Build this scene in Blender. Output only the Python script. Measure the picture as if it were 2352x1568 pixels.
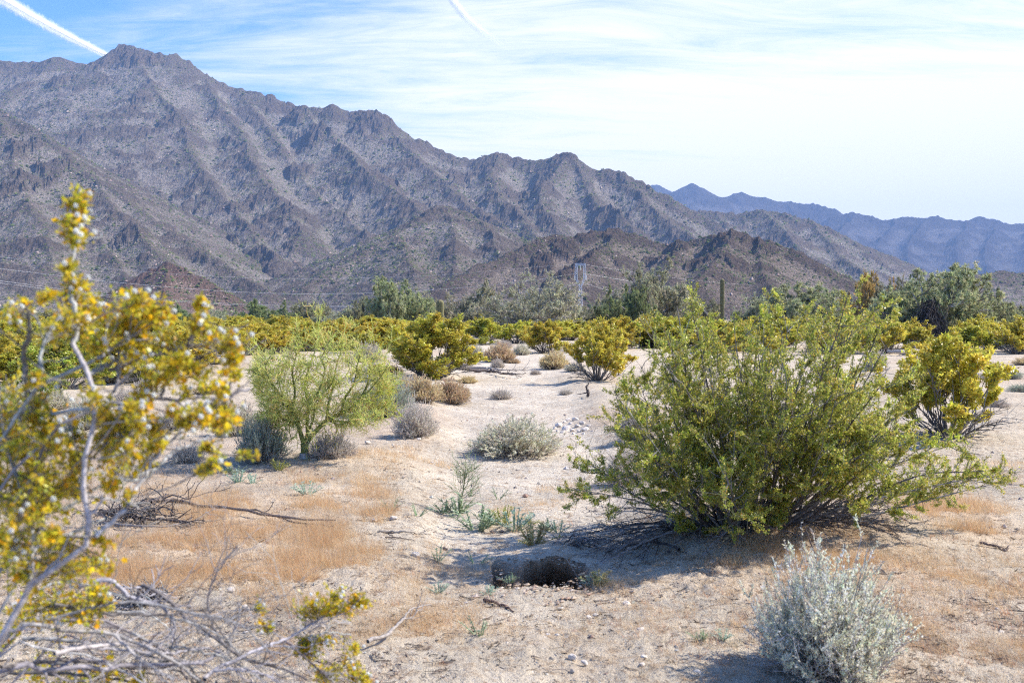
import bpy, math, random
import numpy as np
from mathutils import Vector

for _o in list(bpy.data.objects):
    bpy.data.objects.remove(_o)
SC = bpy.context.scene
COL = SC.collection
RAD = math.radians

# ------------------------------------------------------------------ camera
CAM_Z = 1.6
PITCH = RAD(1.35)                       # tilted slightly down
LENS = 35.0
FPX = 2352.0 * LENS / 36.0              # focal length measured in photograph units (2352 wide)
cd = bpy.data.cameras.new('camera')
cam = bpy.data.objects.new('camera', cd)
COL.objects.link(cam)
cam.location = (0, 0, CAM_Z)
cam.rotation_euler = (RAD(90) - PITCH, 0, 0)
cd.lens = LENS
cd.sensor_width = 36
cd.clip_start = 0.05
cd.clip_end = 90000
cd.dof.use_dof = True
cd.dof.focus_distance = 22.0
cd.dof.aperture_fstop = 5.0
SC.camera = cam

# ------------------------------------------------------------------ sun + sky
SUN_AZ = 84.0      # degrees clockwise from the view direction (+Y) towards +X
SUN_EL = 44.0
sd = bpy.data.lights.new('sun', 'SUN')
sd.energy = 5.0
sd.angle = RAD(0.5)
sd.color = (1.0, 0.94, 0.85)
sun = bpy.data.objects.new('sun', sd)
COL.objects.link(sun)
_sv = Vector((math.sin(RAD(SUN_AZ)) * math.cos(RAD(SUN_EL)), math.cos(RAD(SUN_AZ)) * math.cos(RAD(SUN_EL)), math.sin(RAD(SUN_EL))))
sun.rotation_euler = _sv.to_track_quat('Z', 'Y').to_euler()
sun.location = (40, 10, 60)

world = bpy.data.worlds.new('World')
SC.world = world
world.use_nodes = True


def node(nt, typ, **kw):
    n = nt.nodes.new(typ)
    for k, v in kw.items():
        if k == 'i':
            for kk, vv in v.items():
                n.inputs[kk].default_value = vv
        else:
            setattr(n, k, v)
    return n


def math_n(nt, op, a, b=None, c=None, clamp=False):
    n = nt.nodes.new('ShaderNodeMath')
    n.operation = op
    n.use_clamp = clamp
    for k, v in enumerate((a, b, c)):
        if v is None:
            continue
        if isinstance(v, (int, float)):
            n.inputs[k].default_value = v
        else:
            nt.links.new(v, n.inputs[k])
    return n.outputs[0]


def smooth_n(nt, x, lo, hi, a=0.0, b=1.0):
    n = nt.nodes.new('ShaderNodeMapRange')
    n.interpolation_type = 'SMOOTHSTEP'
    nt.links.new(x, n.inputs[0])
    n.inputs[1].default_value = lo
    n.inputs[2].default_value = hi
    n.inputs[3].default_value = a
    n.inputs[4].default_value = b
    return n.outputs[0]


def mix_n(nt, fac, a, b, blend='MIX'):
    n = nt.nodes.new('ShaderNodeMix')
    n.data_type = 'RGBA'
    n.blend_type = blend
    n.clamp_factor = True
    for sock, v in ((n.inputs[0], fac), (n.inputs[6], a), (n.inputs[7], b)):
        if isinstance(v, (int, float)):
            sock.default_value = v
        elif isinstance(v, tuple):
            sock.default_value = (v[0], v[1], v[2], 1)
        else:
            nt.links.new(v, sock)
    return n.outputs[2]


def noise_n(nt, vec, scale, detail=4, rough=0.55, dist=0.0):
    n = nt.nodes.new('ShaderNodeTexNoise')
    n.inputs['Scale'].default_value = scale
    n.inputs['Detail'].default_value = detail
    n.inputs['Roughness'].default_value = rough
    n.inputs['Distortion'].default_value = dist
    if vec is not None:
        nt.links.new(vec, n.inputs['Vector'])
    return n.outputs[0]


def map_n(nt, vec, scale=(1, 1, 1), rot=(0, 0, 0), loc=(0, 0, 0)):
    n = nt.nodes.new('ShaderNodeMapping')
    n.inputs['Scale'].default_value = scale
    n.inputs['Rotation'].default_value = rot
    n.inputs['Location'].default_value = loc
    nt.links.new(vec, n.inputs['Vector'])
    return n.outputs[0]


def build_world():
    nt = world.node_tree
    nt.nodes.clear()
    out = node(nt, 'ShaderNodeOutputWorld')
    bg = node(nt, 'ShaderNodeBackground')
    nt.links.new(bg.outputs[0], out.inputs[0])
    sky = node(nt, 'ShaderNodeTexSky')
    sky.sky_type = 'NISHITA'
    sky.sun_disc = False
    sky.sun_elevation = RAD(SUN_EL)
    sky.sun_rotation = RAD(SUN_AZ)
    sky.altitude = 350
    sky.air_density = 1.0
    sky.dust_density = 0.6
    sky.ozone_density = 2.0
    tc = node(nt, 'ShaderNodeTexCoord')
    sep = node(nt, 'ShaderNodeSeparateXYZ')
    nt.links.new(tc.outputs['Generated'], sep.inputs[0])
    x, y, z = sep.outputs
    zz = math_n(nt, 'ADD', math_n(nt, 'MAXIMUM', z, 0.0), 0.10)
    px = math_n(nt, 'DIVIDE', x, zz)
    py = math_n(nt, 'DIVIDE', y, zz)
    cmb = node(nt, 'ShaderNodeCombineXYZ')
    nt.links.new(px, cmb.inputs[0])
    nt.links.new(py, cmb.inputs[1])
    P = cmb.outputs[0]
    # fibrous cirrus: streaks running away to the right, on a plane high above
    warp_ = noise_n(nt, map_n(nt, P, scale=(0.6, 0.6, 1)), 1.0, 3, 0.5)
    wv = node(nt, 'ShaderNodeVectorMath', operation='MULTIPLY_ADD')
    cw = node(nt, 'ShaderNodeCombineXYZ')
    nt.links.new(warp_, cw.inputs[0])
    nt.links.new(warp_, cw.inputs[1])
    nt.links.new(cw.outputs[0], wv.inputs[0])
    wv.inputs[1].default_value = (0.45, 0.35, 0)
    nt.links.new(P, wv.inputs[2])
    PW = wv.outputs[0]
    st = map_n(nt, PW, scale=(0.45, 1.3, 1), rot=(0, 0, RAD(-22)))
    n1 = noise_n(nt, st, 1.2, 6, 0.55, 0.3)
    st2 = map_n(nt, PW, scale=(0.9, 3.6, 1), rot=(0, 0, RAD(-27)), loc=(3.1, 1.7, 0))
    n2 = noise_n(nt, st2, 1.9, 10, 0.72, 0.9)
    st3 = map_n(nt, P, scale=(0.5, 0.5, 1), loc=(7.0, 2.0, 0))
    n3 = noise_n(nt, st3, 0.9, 3, 0.5, 0.2)
    # the sheet thickens towards the sun's side and thins towards the upper left
    cov = math_n(nt, 'MULTIPLY_ADD', px, 0.33, 0.30)
    cov = math_n(nt, 'ADD', cov, math_n(nt, 'MULTIPLY_ADD', py, 0.22, -0.55))
    d = math_n(nt, 'MULTIPLY_ADD', n1, 1.5, math_n(nt, 'MULTIPLY', n2, 0.95))
    d = math_n(nt, 'ADD', d, math_n(nt, 'MULTIPLY', n3, 0.5))
    d = math_n(nt, 'ADD', d, cov)
    m = smooth_n(nt, d, 1.26, 2.2)
    m = math_n(nt, 'MULTIPLY', m, 0.98)
    skyc = mix_n(nt, 1.0, sky.outputs[0], (0.076, 0.119, 0.184), 'MULTIPLY')
    cl = mix_n(nt, m, skyc, (0.80, 0.795, 0.785))
    nt.links.new(cl, bg.inputs[0])
    bg.inputs[1].default_value = 1.0


build_world()

SC.render.engine = 'CYCLES'
SC.view_settings.view_transform = 'Standard'
SC.view_settings.look = 'None'
SC.view_settings.gamma = 1.0
SC.view_settings.use_curve_mapping = False
SC.view_settings.exposure = 0.78
SC.cycles.max_bounces = 6
SC.cycles.diffuse_bounces = 3
SC.cycles.glossy_bounces = 2
SC.cycles.transmission_bounces = 4
SC.cycles.volume_bounces = 0
SC.cycles.transparent_max_bounces = 8
SC.cycles.use_denoising = False
SC.cycles.filter_width = 1.15
SC.render.filter_size = 1.15
SC.cycles.sample_clamp_indirect = 4.0
try:
    SC.cycles.denoiser = 'OPENIMAGEDENOISE'
except Exception:
    pass

# ------------------------------------------------------------------ numpy noise
def _hash(ix, iy, s):
    h = (ix.astype(np.int64) * 374761393 + iy.astype(np.int64) * 668265263 + s * 974711) & 0xFFFFFFFF
    h = ((h ^ (h >> 13)) * 1274126177) & 0xFFFFFFFF
    h = h ^ (h >> 16)
    return (h & 0xFFFFFF) / float(0xFFFFFF)


def vnoise(x, y, s=0):
    x = np.asarray(x, float)
    y = np.asarray(y, float)
    ix = np.floor(x)
    iy = np.floor(y)
    fx = x - ix
    fy = y - iy
    fx = fx * fx * fx * (fx * (fx * 6 - 15) + 10)
    fy = fy * fy * fy * (fy * (fy * 6 - 15) + 10)
    a = _hash(ix, iy, s)
    b = _hash(ix + 1, iy, s)
    c = _hash(ix, iy + 1, s)
    d = _hash(ix + 1, iy + 1, s)
    return (a + (b - a) * fx + (c - a) * fy + (a - b - c + d) * fx * fy) * 2 - 1


def fbm(x, y, s=0, oct=4, gain=0.5):
    t = 0.0
    a = 1.0
    n = 0.0
    c, sn = math.cos(0.6), math.sin(0.6)
    for k in range(oct):
        t = t + a * vnoise(x, y, s + k * 17)
        n += a
        a *= gain
        x, y = (x * c - y * sn) * 2.03 + 5.3, (x * sn + y * c) * 2.03 - 2.7
    return t / n


def ridged(x, y, s=0, oct=4, gain=0.55):
    t = 0.0
    a = 1.0
    n = 0.0
    for k in range(oct):
        t = t + a * (1 - 2 * np.abs(vnoise(x, y, s + k * 31)))
        n += a
        a *= gain
        x, y = x * 2.07 + 3.1, y * 2.07 + 1.9
    return t / n


def sstep(x, a, b):
    t = np.clip((x - a) / (b - a), 0, 1)
    return t * t * (3 - 2 * t)


# ------------------------------------------------------------------ ground shape
HOLE = (0.19, 6.36)      # the burrow


def wash_x(y):
    return 0.10 + 0.16 * np.sin(y * 0.16 + 0.4) - 0.12 * sstep(y, 14, 30)


def wash_half(y):
    return 0.62 + 0.034 * y + 0.10 * np.sin(y * 0.7)


def wash_mask(x, y):
    d = np.abs(x - wash_x(y)) / wash_half(y)
    d = d + 0.22 * fbm(x * 0.9, y * 0.5, 5, 3)
    return (1 - sstep(d, 0.75, 1.35)) * sstep(y, 4.5, 7.5) * (1 - sstep(y, 45, 70))


MOUNDS = [(1.85, 7.75, 0.13, 1.0), (-2.2, 11.2, 0.10, 1.1), (-2.4, 7.5, 0.06, 1.0), (-1.6, 28, 0.15, 2.0), (2.4, 27, 0.1, 1.5),
          (0.3, 7.05, 0.05, 0.5), (5.9, 13.6, 0.10, 1.2)]


def ground_z(x, y):
    x = np.asarray(x, float)
    y = np.asarray(y, float)
    r = np.hypot(x, y)
    z = 0.10 * fbm(x / 7.0, y / 7.0, 1, 3) * (1 - sstep(r, 60, 300))
    z = z + 0.03 * fbm(x / 1.3, y / 1.3, 2, 3) * (1 - sstep(r, 40, 90))
    z = z - 0.11 * wash_mask(x, y)
    for mx, my, h, s in MOUNDS:
        z = z + h * np.exp(-((x - mx) ** 2 + (y - my) ** 2) / (s * s))
    return z * sstep(r, 0.5, 4.0)


def ground_n(x, y):
    return float(ground_z(np.array([x]), np.array([y]))[0])


_F = np.array([0, math.cos(PITCH), -math.sin(PITCH)])
_U = np.array([0, math.sin(PITCH), math.cos(PITCH)])
_R = np.array([1.0, 0, 0])


def ray(u, v):
    return _F + (u - 1176.0) / FPX * _R - (v - 784.0) / FPX * _U


def at(u, v, Y):
    """world point at distance Y seen at photograph position (u, v)"""
    d = ray(u, v)
    return np.array([0, 0, CAM_Z]) + d * (Y / d[1])


def on(u, v):
    """point of the ground seen at photograph position (u, v)"""
    d = ray(u, v)
    z = 0.0
    for _ in range(25):
        t = (z - CAM_Z) / d[2]
        p = np.array([0, 0, CAM_Z]) + d * t
        z = ground_n(p[0], p[1])
    return np.array([p[0], p[1], z])


# ------------------------------------------------------------------ mesh helpers
class Geo:
    def __init__(s):
        s.v = []
        s.q = []
        s.t = []
        s.c = []
        s.n = 0

    def add(s, V, Q=None, T=None, col=(1, 1, 1)):
        V = np.asarray(V, float).reshape(-1, 3)
        if Q is not None and len(Q):
            s.q.append(np.asarray(Q, np.int64).reshape(-1, 4) + s.n)
        if T is not None and len(T):
            s.t.append(np.asarray(T, np.int64).reshape(-1, 3) + s.n)
        col = np.asarray(col, float)
        if col.ndim == 1:
            col = np.repeat(col[None, :3], len(V), 0)
        s.v.append(V)
        s.c.append(col)
        s.n += len(V)

    def tubes(s, P, R, S=4, col=(1, 1, 1)):
        P = np.asarray(P, float)
        N, K, _ = P.shape
        if N == 0:
            return
        R = np.broadcast_to(np.asarray(R, float), (N, K))
        T = np.gradient(P, axis=1)
        T /= np.linalg.norm(T, axis=2, keepdims=True) + 1e-12
        ref = np.array([0.31, 0.77, 0.55])
        n1 = np.cross(T, ref)
        n1 /= np.linalg.norm(n1, axis=2, keepdims=True) + 1e-9
        n2 = np.cross(T, n1)
        a = np.arange(S) / S * 2 * math.pi
        V = P[:, :, None, :] + R[:, :, None, None] * (np.cos(a)[None, None, :, None] * n1[:, :, None, :] + np.sin(a)[None, None, :, None] * n2[:, :, None, :])
        base = (np.arange(N)[:, None, None] * K + np.arange(K - 1)[None, :, None]) * S
        j = np.arange(S)[None, None, :]
        j2 = (j + 1) % S
        Q = np.stack([base + j, base + j2, base + S + j2, base + S + j], -1)
        col = np.asarray(col, float)
        if col.ndim == 2 and len(col) == 1:
            col = col[0]
        if col.ndim == 2:      # one colour per tube
            col = np.repeat(col, K * S, 0)
        s.add(V.reshape(-1, 3), Q=Q.reshape(-1, 4), col=col)

    def leaves(s, p, d, n, L, W, col, quad=False):
        N = len(p)
        if N == 0:
            return
        L = np.broadcast_to(np.asarray(L, float), (N,))[:, None]
        W = np.broadcast_to(np.asarray(W, float), (N,))[:, None]
        sd_ = np.cross(d, n)
        sd_ /= np.linalg.norm(sd_, axis=1, keepdims=True) + 1e-9
        if not quad:
            V = np.stack([p - sd_ * W * 0.5, p + sd_ * W * 0.5, p + d * L], 1)
            s.add(V.reshape(-1, 3), T=np.arange(N * 3).reshape(-1, 3), col=np.repeat(col, 3, 0))
            return
        V = np.stack([p, p + d * L * 0.5 + sd_ * W * 0.5, p + d * L, p + d * L * 0.5 - sd_ * W * 0.5], 1)
        s.add(V.reshape(-1, 3), Q=np.arange(N * 4).reshape(-1, 4), col=np.repeat(col, 4, 0))

    def blades(s, p, tip, w, col):
        """thin upright triangles with a bend"""
        N = len(p)
        if N == 0:
            return
        d = tip - p
        sdv = np.stack([-d[:, 1] + 0.3 * d[:, 2], d[:, 0] + 0.2 * d[:, 2], 0.0 * d[:, 0]], 1)
        sdv = sdv / (np.linalg.norm(sdv, axis=1, keepdims=True) + 1e-9) * np.broadcast_to(np.asarray(w, float), (N,))[:, None] * 0.5
        V = np.stack([p - sdv, p + sdv, tip], 1)
        s.add(V.reshape(-1, 3), T=np.arange(N * 3).reshape(-1, 3), col=np.repeat(col, 3, 0))

    def mesh(s, name, mat, smooth=False):
        me = bpy.data.meshes.new(name)
        V = np.concatenate(s.v) if s.v else np.zeros((0, 3))
        C = np.concatenate(s.c) if s.c else np.zeros((0, 3))
        Q = np.concatenate(s.q) if s.q else np.zeros((0, 4), np.int64)
        T = np.concatenate(s.t) if s.t else np.zeros((0, 3), np.int64)
        me.vertices.add(len(V))
        me.vertices.foreach_set('co', V.astype(np.float32).ravel())
        nl = len(Q) * 4 + len(T) * 3
        me.loops.add(nl)
        me.loops.foreach_set('vertex_index', np.concatenate([Q.ravel(), T.ravel()]).astype(np.int32))
        me.polygons.add(len(Q) + len(T))
        st = np.concatenate([np.arange(len(Q)) * 4, len(Q) * 4 + np.arange(len(T)) * 3]).astype(np.int32)
        me.polygons.foreach_set('loop_start', st)
        me.polygons.foreach_set('use_smooth', np.full(len(Q) + len(T), smooth))
        me.update(calc_edges=True)
        ca = me.color_attributes.new('col', 'FLOAT_COLOR', 'POINT')
        ca.data.foreach_set('color', np.concatenate([C, np.ones((len(C), 1))], 1).astype(np.float32).ravel())
        me.materials.append(mat)
        return me

    def obj(s, name, mat, parent=None, smooth=False, kind=None, loc=None):
        me = s.mesh(name, mat, smooth)
        return link(name, me, parent, kind, loc)


def link(name, me, parent=None, kind=None, loc=None):
    o = bpy.data.objects.new(name, me)
    COL.objects.link(o)
    if parent is not None:
        o.parent = parent
    if kind:
        o['kind'] = kind
    if loc is not None:
        o.location = loc
    return o


def tag(o, label, cat, group=None):
    o['label'] = label
    o['category'] = cat
    if group:
        o['group'] = group
    return o


def thing(name, label, cat, loc=(0, 0, 0), group=None):
    o = bpy.data.objects.new(name, None)
    o.empty_display_size = 0.2
    COL.objects.link(o)
    o.location = loc
    return tag(o, label, cat, group)


def dup(root, loc, rz=0.0, scale=(1, 1, 1), label=None, cat=None, group=None):
    r = root.copy()
    COL.objects.link(r)
    r.location = loc
    r.rotation_euler = (0, 0, rz)
    r.scale = scale
    if label:
        r['label'] = label
    if cat:
        r['category'] = cat
    if group:
        r['group'] = group
    elif 'group' in r:
        del r['group']
    for ch in root.children:
        c = ch.copy()
        COL.objects.link(c)
        c.parent = r
    return r


# ------------------------------------------------------------------ materials
def new_mat(name):
    m = bpy.data.materials.new(name)
    m.use_nodes = True
    m.node_tree.nodes.clear()
    return m


def leaf_mat(name, rough=0.45, trans=0.35, gloss=0.5, vary=0.10):
    m = new_mat(name)
    nt = m.node_tree
    out = node(nt, 'ShaderNodeOutputMaterial')
    at_ = node(nt, 'ShaderNodeAttribute', attribute_name='col')
    info = node(nt, 'ShaderNodeObjectInfo')
    hsv = node(nt, 'ShaderNodeHueSaturation')
    nt.links.new(at_.outputs['Color'], hsv.inputs['Color'])
    nt.links.new(math_n(nt, 'MULTIPLY_ADD', info.outputs['Random'], vary * 0.35, 0.5 - vary * 0.175), hsv.inputs['Hue'])
    nt.links.new(math_n(nt, 'MULTIPLY_ADD', info.outputs['Random'], vary * 2, 1 - vary), hsv.inputs['Value'])
    p = node(nt, 'ShaderNodeBsdfPrincipled')
    p.inputs['Roughness'].default_value = rough
    p.inputs['Specular IOR Level'].default_value = gloss
    nt.links.new(hsv.outputs[0], p.inputs['Base Color'])
    t = node(nt, 'ShaderNodeBsdfTranslucent')
    nt.links.new(hsv.outputs[0], t.inputs['Color'])
    mx = node(nt, 'ShaderNodeMixShader')
    mx.inputs[0].default_value = trans
    nt.links.new(p.outputs[0], mx.inputs[1])
    nt.links.new(t.outputs[0], mx.inputs[2])
    nt.links.new(mx.outputs[0], out.inputs[0])
    return m


def bark_mat(name, scale=60.0, contrast=0.5, rough=0.8):
    m = new_mat(name)
    nt = m.node_tree
    out = node(nt, 'ShaderNodeOutputMaterial')
    at_ = node(nt, 'ShaderNodeAttribute', attribute_name='col')
    tc = node(nt, 'ShaderNodeTexCoord')
    n = noise_n(nt, tc.outputs['Object'], scale, 5, 0.7)
    f = smooth_n(nt, n, 0.3, 0.75, 1 - contrast, 1 + contrast * 0.4)
    c = mix_n(nt, 1.0, at_.outputs['Color'], f, 'MULTIPLY')
    p = node(nt, 'ShaderNodeBsdfPrincipled')
    p.inputs['Roughness'].default_value = rough
    p.inputs['Specular IOR Level'].default_value = 0.25
    nt.links.new(c, p.inputs['Base Color'])
    b = node(nt, 'ShaderNodeBump')
    b.inputs['Strength'].default_value = 0.5
    b.inputs['Distance'].default_value = 0.01
    nt.links.new(n, b.inputs['Height'])
    nt.links.new(b.outputs[0], p.inputs['Normal'])
    nt.links.new(p.outputs[0], out.inputs[0])
    return m


M_LEAF = leaf_mat('creosote_leaf', 0.36, 0.54, 0.6, 0.05)
M_DRYLEAF = leaf_mat('matt_leaf', 0.8, 0.5, 0.15, 0.08)
M_TREE = leaf_mat('tree_leaf', 0.7, 0.45, 0.2, 0.12)
M_BARK = bark_mat('grey_bark')
M_FARBARK = bark_mat('tree_bark', 6.0, 0.5)
M_GREENBARK = bark_mat('green_bark', 40.0, 0.35, 0.6)


def rock_mat():
    m = new_mat('rock')
    nt = m.node_tree
    out = node(nt, 'ShaderNodeOutputMaterial')
    at_ = node(nt, 'ShaderNodeAttribute', attribute_name='col')
    info = node(nt, 'ShaderNodeObjectInfo')
    tc = node(nt, 'ShaderNodeTexCoord')
    n = noise_n(nt, tc.outputs['Object'], 22, 6, 0.7)
    f = smooth_n(nt, n, 0.25, 0.8, 0.6, 1.15)
    c = mix_n(nt, 1.0, at_.outputs['Color'], f, 'MULTIPLY')
    v = math_n(nt, 'MULTIPLY_ADD', info.outputs['Random'], 0.4, 0.8)
    c = mix_n(nt, 1.0, c, v, 'MULTIPLY')
    p = node(nt, 'ShaderNodeBsdfPrincipled')
    p.inputs['Roughness'].default_value = 0.85
    nt.links.new(c, p.inputs['Base Color'])
    b = node(nt, 'ShaderNodeBump')
    b.inputs['Strength'].default_value = 0.6
    b.inputs['Distance'].default_value = 0.01
    nt.links.new(n, b.inputs['Height'])
    nt.links.new(b.outputs[0], p.inputs['Normal'])
    nt.links.new(p.outputs[0], out.inputs[0])
    return m


M_ROCK = rock_mat()


def ground_mat():
    m = new_mat('desert_sand')
    nt = m.node_tree
    out = node(nt, 'ShaderNodeOutputMaterial')
    at_ = node(nt, 'ShaderNodeAttribute', attribute_name='col')
    tc = node(nt, 'ShaderNodeTexCoord')
    O = tc.outputs['Object']
    n_big = noise_n(nt, O, 0.9, 6, 0.65)
    n_mid = noise_n(nt, O, 9.0, 6, 0.7)
    n_fine = noise_n(nt, O, 70.0, 4, 0.75)
    n_grit = noise_n(nt, O, 160.0, 3, 0.7)
    n_clod = noise_n(nt, map_n(nt, O, loc=(3.3, 1.1, 0)), 27.0, 7, 0.72)
    c = at_.outputs['Color']
    c = mix_n(nt, 1.0, c, smooth_n(nt, n_big, 0.3, 0.7, 0.78, 1.12), 'MULTIPLY')
    col0 = c
    c = mix_n(nt, smooth_n(nt, n_mid, 0.50, 0.62, 0.0, 0.7), c, (0.42, 0.30, 0.19))      # crumbly darker soil and litter
    c = mix_n(nt, smooth_n(nt, n_fine, 0.60, 0.65, 0.0, 0.85), c, (0.15, 0.105, 0.08))    # dark grit
    c = mix_n(nt, smooth_n(nt, n_fine, 0.40, 0.30, 0.0, 0.6), c, (0.78, 0.67, 0.56))       # pale grit
    c = mix_n(nt, smooth_n(nt, n_clod, 0.58, 0.63, 0.0, 0.8), c, (0.24, 0.16, 0.11))
    c = mix_n(nt, smooth_n(nt, n_clod, 0.42, 0.34, 0.0, 0.6), c, (0.80, 0.70, 0.60))
    c = mix_n(nt, 1.0, c, smooth_n(nt, n_grit, 0.25, 0.75, 0.68, 1.25), 'MULTIPLY')
    lum = node(nt, 'ShaderNodeRGBToBW')
    nt.links.new(at_.outputs['Color'], lum.inputs[0])
    c = mix_n(nt, smooth_n(nt, lum.outputs[0], 0.36, 0.24), c, col0)       # freshly dug earth carries no grit
    p = node(nt, 'ShaderNodeBsdfPrincipled')
    p.inputs['Roughness'].default_value = 0.95
    p.inputs['Specular IOR Level'].default_value = 0.1
    nt.links.new(c, p.inputs['Base Color'])
    h = math_n(nt, 'ADD', math_n(nt, 'MULTIPLY', n_mid, 0.05), math_n(nt, 'MULTIPLY', n_fine, 0.022))
    h = math_n(nt, 'ADD', h, math_n(nt, 'MULTIPLY', n_grit, 0.006))
    h = math_n(nt, 'ADD', h, math_n(nt, 'MULTIPLY', n_clod, 0.03))
    b = node(nt, 'ShaderNodeBump')
    b.inputs['Strength'].default_value = 0.9
    b.inputs['Distance'].default_value = 1.0
    nt.links.new(h, b.inputs['Height'])
    nt.links.new(b.outputs[0], p.inputs['Normal'])
    nt.links.new(p.outputs[0], out.inputs[0])
    return m


def mountain_mat(name, rock=(0.245, 0.19, 0.155), scree=(0.41, 0.35, 0.295), green=(0.17, 0.205, 0.07), g_amt=1.0, s=1.0):
    m = new_mat(name)
    nt = m.node_tree
    out = node(nt, 'ShaderNodeOutputMaterial')
    at_ = node(nt, 'ShaderNodeAttribute', attribute_name='col')     # r: rockiness of the ground itself
    sep = node(nt, 'ShaderNodeSeparateColor')
    nt.links.new(at_.outputs['Color'], sep.inputs[0])
    tc = node(nt, 'ShaderNodeTexCoord')
    O = tc.outputs['Object']
    n1 = noise_n(nt, O, 0.012 * s, 5, 0.6)
    n2 = noise_n(nt, O, 0.10 * s, 6, 0.72)
    n3 = noise_n(nt, O, 0.33 * s, 4, 0.7)
    vor = node(nt, 'ShaderNodeTexVoronoi')
    vor.inputs['Scale'].default_value = 0.13 * s
    nt.links.new(O, vor.inputs['Vector'])
    c = mix_n(nt, smooth_n(nt, math_n(nt, 'ADD', n1, math_n(nt, 'MULTIPLY', n2, 0.8)), 0.70, 1.12), rock, scree)
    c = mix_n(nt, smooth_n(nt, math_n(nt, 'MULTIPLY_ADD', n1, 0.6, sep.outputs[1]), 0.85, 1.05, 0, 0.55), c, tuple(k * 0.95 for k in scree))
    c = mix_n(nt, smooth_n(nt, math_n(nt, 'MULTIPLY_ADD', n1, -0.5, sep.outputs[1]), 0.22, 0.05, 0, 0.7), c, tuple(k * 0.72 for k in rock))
    c = mix_n(nt, sep.outputs[0], c, tuple(k * 0.75 for k in rock))
    c = mix_n(nt, smooth_n(nt, n2, 0.56, 0.64, 0, 0.7), c, tuple(k * 0.55 for k in rock))
    # scrub: separate bushes, denser where the ground is not bare rock
    dots = smooth_n(nt, math_n(nt, 'ADD', vor.outputs['Distance'], math_n(nt, 'MULTIPLY', n3, 0.6)), 0.72, 0.55)
    dens = smooth_n(nt, noise_n(nt, O, 0.009 * s, 4, 0.6), 0.36, 0.60, 0.25, 1.0)
    g = math_n(nt, 'MULTIPLY', math_n(nt, 'MULTIPLY', dots, dens), g_amt)
    g = math_n(nt, 'MULTIPLY', g, math_n(nt, 'SUBTRACT', 1.0, math_n(nt, 'MULTIPLY', sep.outputs[0], 0.8)))
    c = mix_n(nt, g, c, green)
    c = mix_n(nt, 1.0, c, smooth_n(nt, n3, 0.28, 0.72, 0.45, 1.5), 'MULTIPLY')
    p = node(nt, 'ShaderNodeBsdfPrincipled')
    p.inputs['Roughness'].default_value = 1.0
    p.inputs['Specular IOR Level'].default_value = 0.0
    nt.links.new(c, p.inputs['Base Color'])
    h = math_n(nt, 'ADD', math_n(nt, 'MULTIPLY', n2, 19.0 / s), math_n(nt, 'MULTIPLY', n3, 9.0 / s))
    b = node(nt, 'ShaderNodeBump')
    b.inputs['Strength'].default_value = 1.0
    b.inputs['Distance'].default_value = 1.0
    nt.links.new(h, b.inputs['Height'])
    nt.links.new(b.outputs[0], p.inputs['Normal'])
    nt.links.new(p.outputs[0], out.inputs[0])
    return m


# ------------------------------------------------------------------ the ground
# patches of dry orange grass: (u, v, half width in px, half height in px, density)
GRASS = [(620, 1185, 200, 60, 1.0), (520, 1290, 260, 70, 0.8), (780, 1150, 110, 45, 0.5), (860, 1070, 140, 40, 0.45),
         (2240, 1210, 150, 60, 0.9), (2060, 1290, 240, 60, 0.45), (1650, 1330, 260, 60, 0.45), (760, 1360, 160, 60, 0.35),
         (1050, 1330, 120, 60, 0.3), (1340, 1140, 90, 25, 0.4), (1180, 1185, 80, 25, 0.35), (480, 1120, 120, 40, 0.4), (1010, 1440, 130, 40, 0.25), (2180, 1340, 220, 55, 0.45), (1900, 1275, 190, 40, 0.55), (600, 1440, 220, 60, 0.28), (1280, 1500, 220, 50, 0.22), (2250, 1480, 180, 60, 0.3), (300, 1150, 140, 40, 0.5), (1500, 1420, 160, 40, 0.25), (900, 1400, 150, 50, 0.3), (2250, 1080, 120, 30, 0.35), (560, 960, 130, 25, 0.3)]
GP = []
for (u, v, a, b, d) in GRASS:
    p0 = on(u, v)
    e = on(u + a, v)
    n0 = on(u, v + b)
    f0 = on(u, v - b)
    GP.append((p0[0], (n0[1] + f0[1]) / 2, abs(e[0] - p0[0]), abs(f0[1] - n0[1]) / 2, d))


def grass_amount(x, y):
    g = np.zeros_like(x)
    for (cx, cy, ax, ay, d) in GP:
        q = ((x - cx) / ax) ** 2 + ((y - cy) / ay) ** 2
        g = np.maximum(g, d * (1 - sstep(q, 0.25, 1.3)))
    return g


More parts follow.
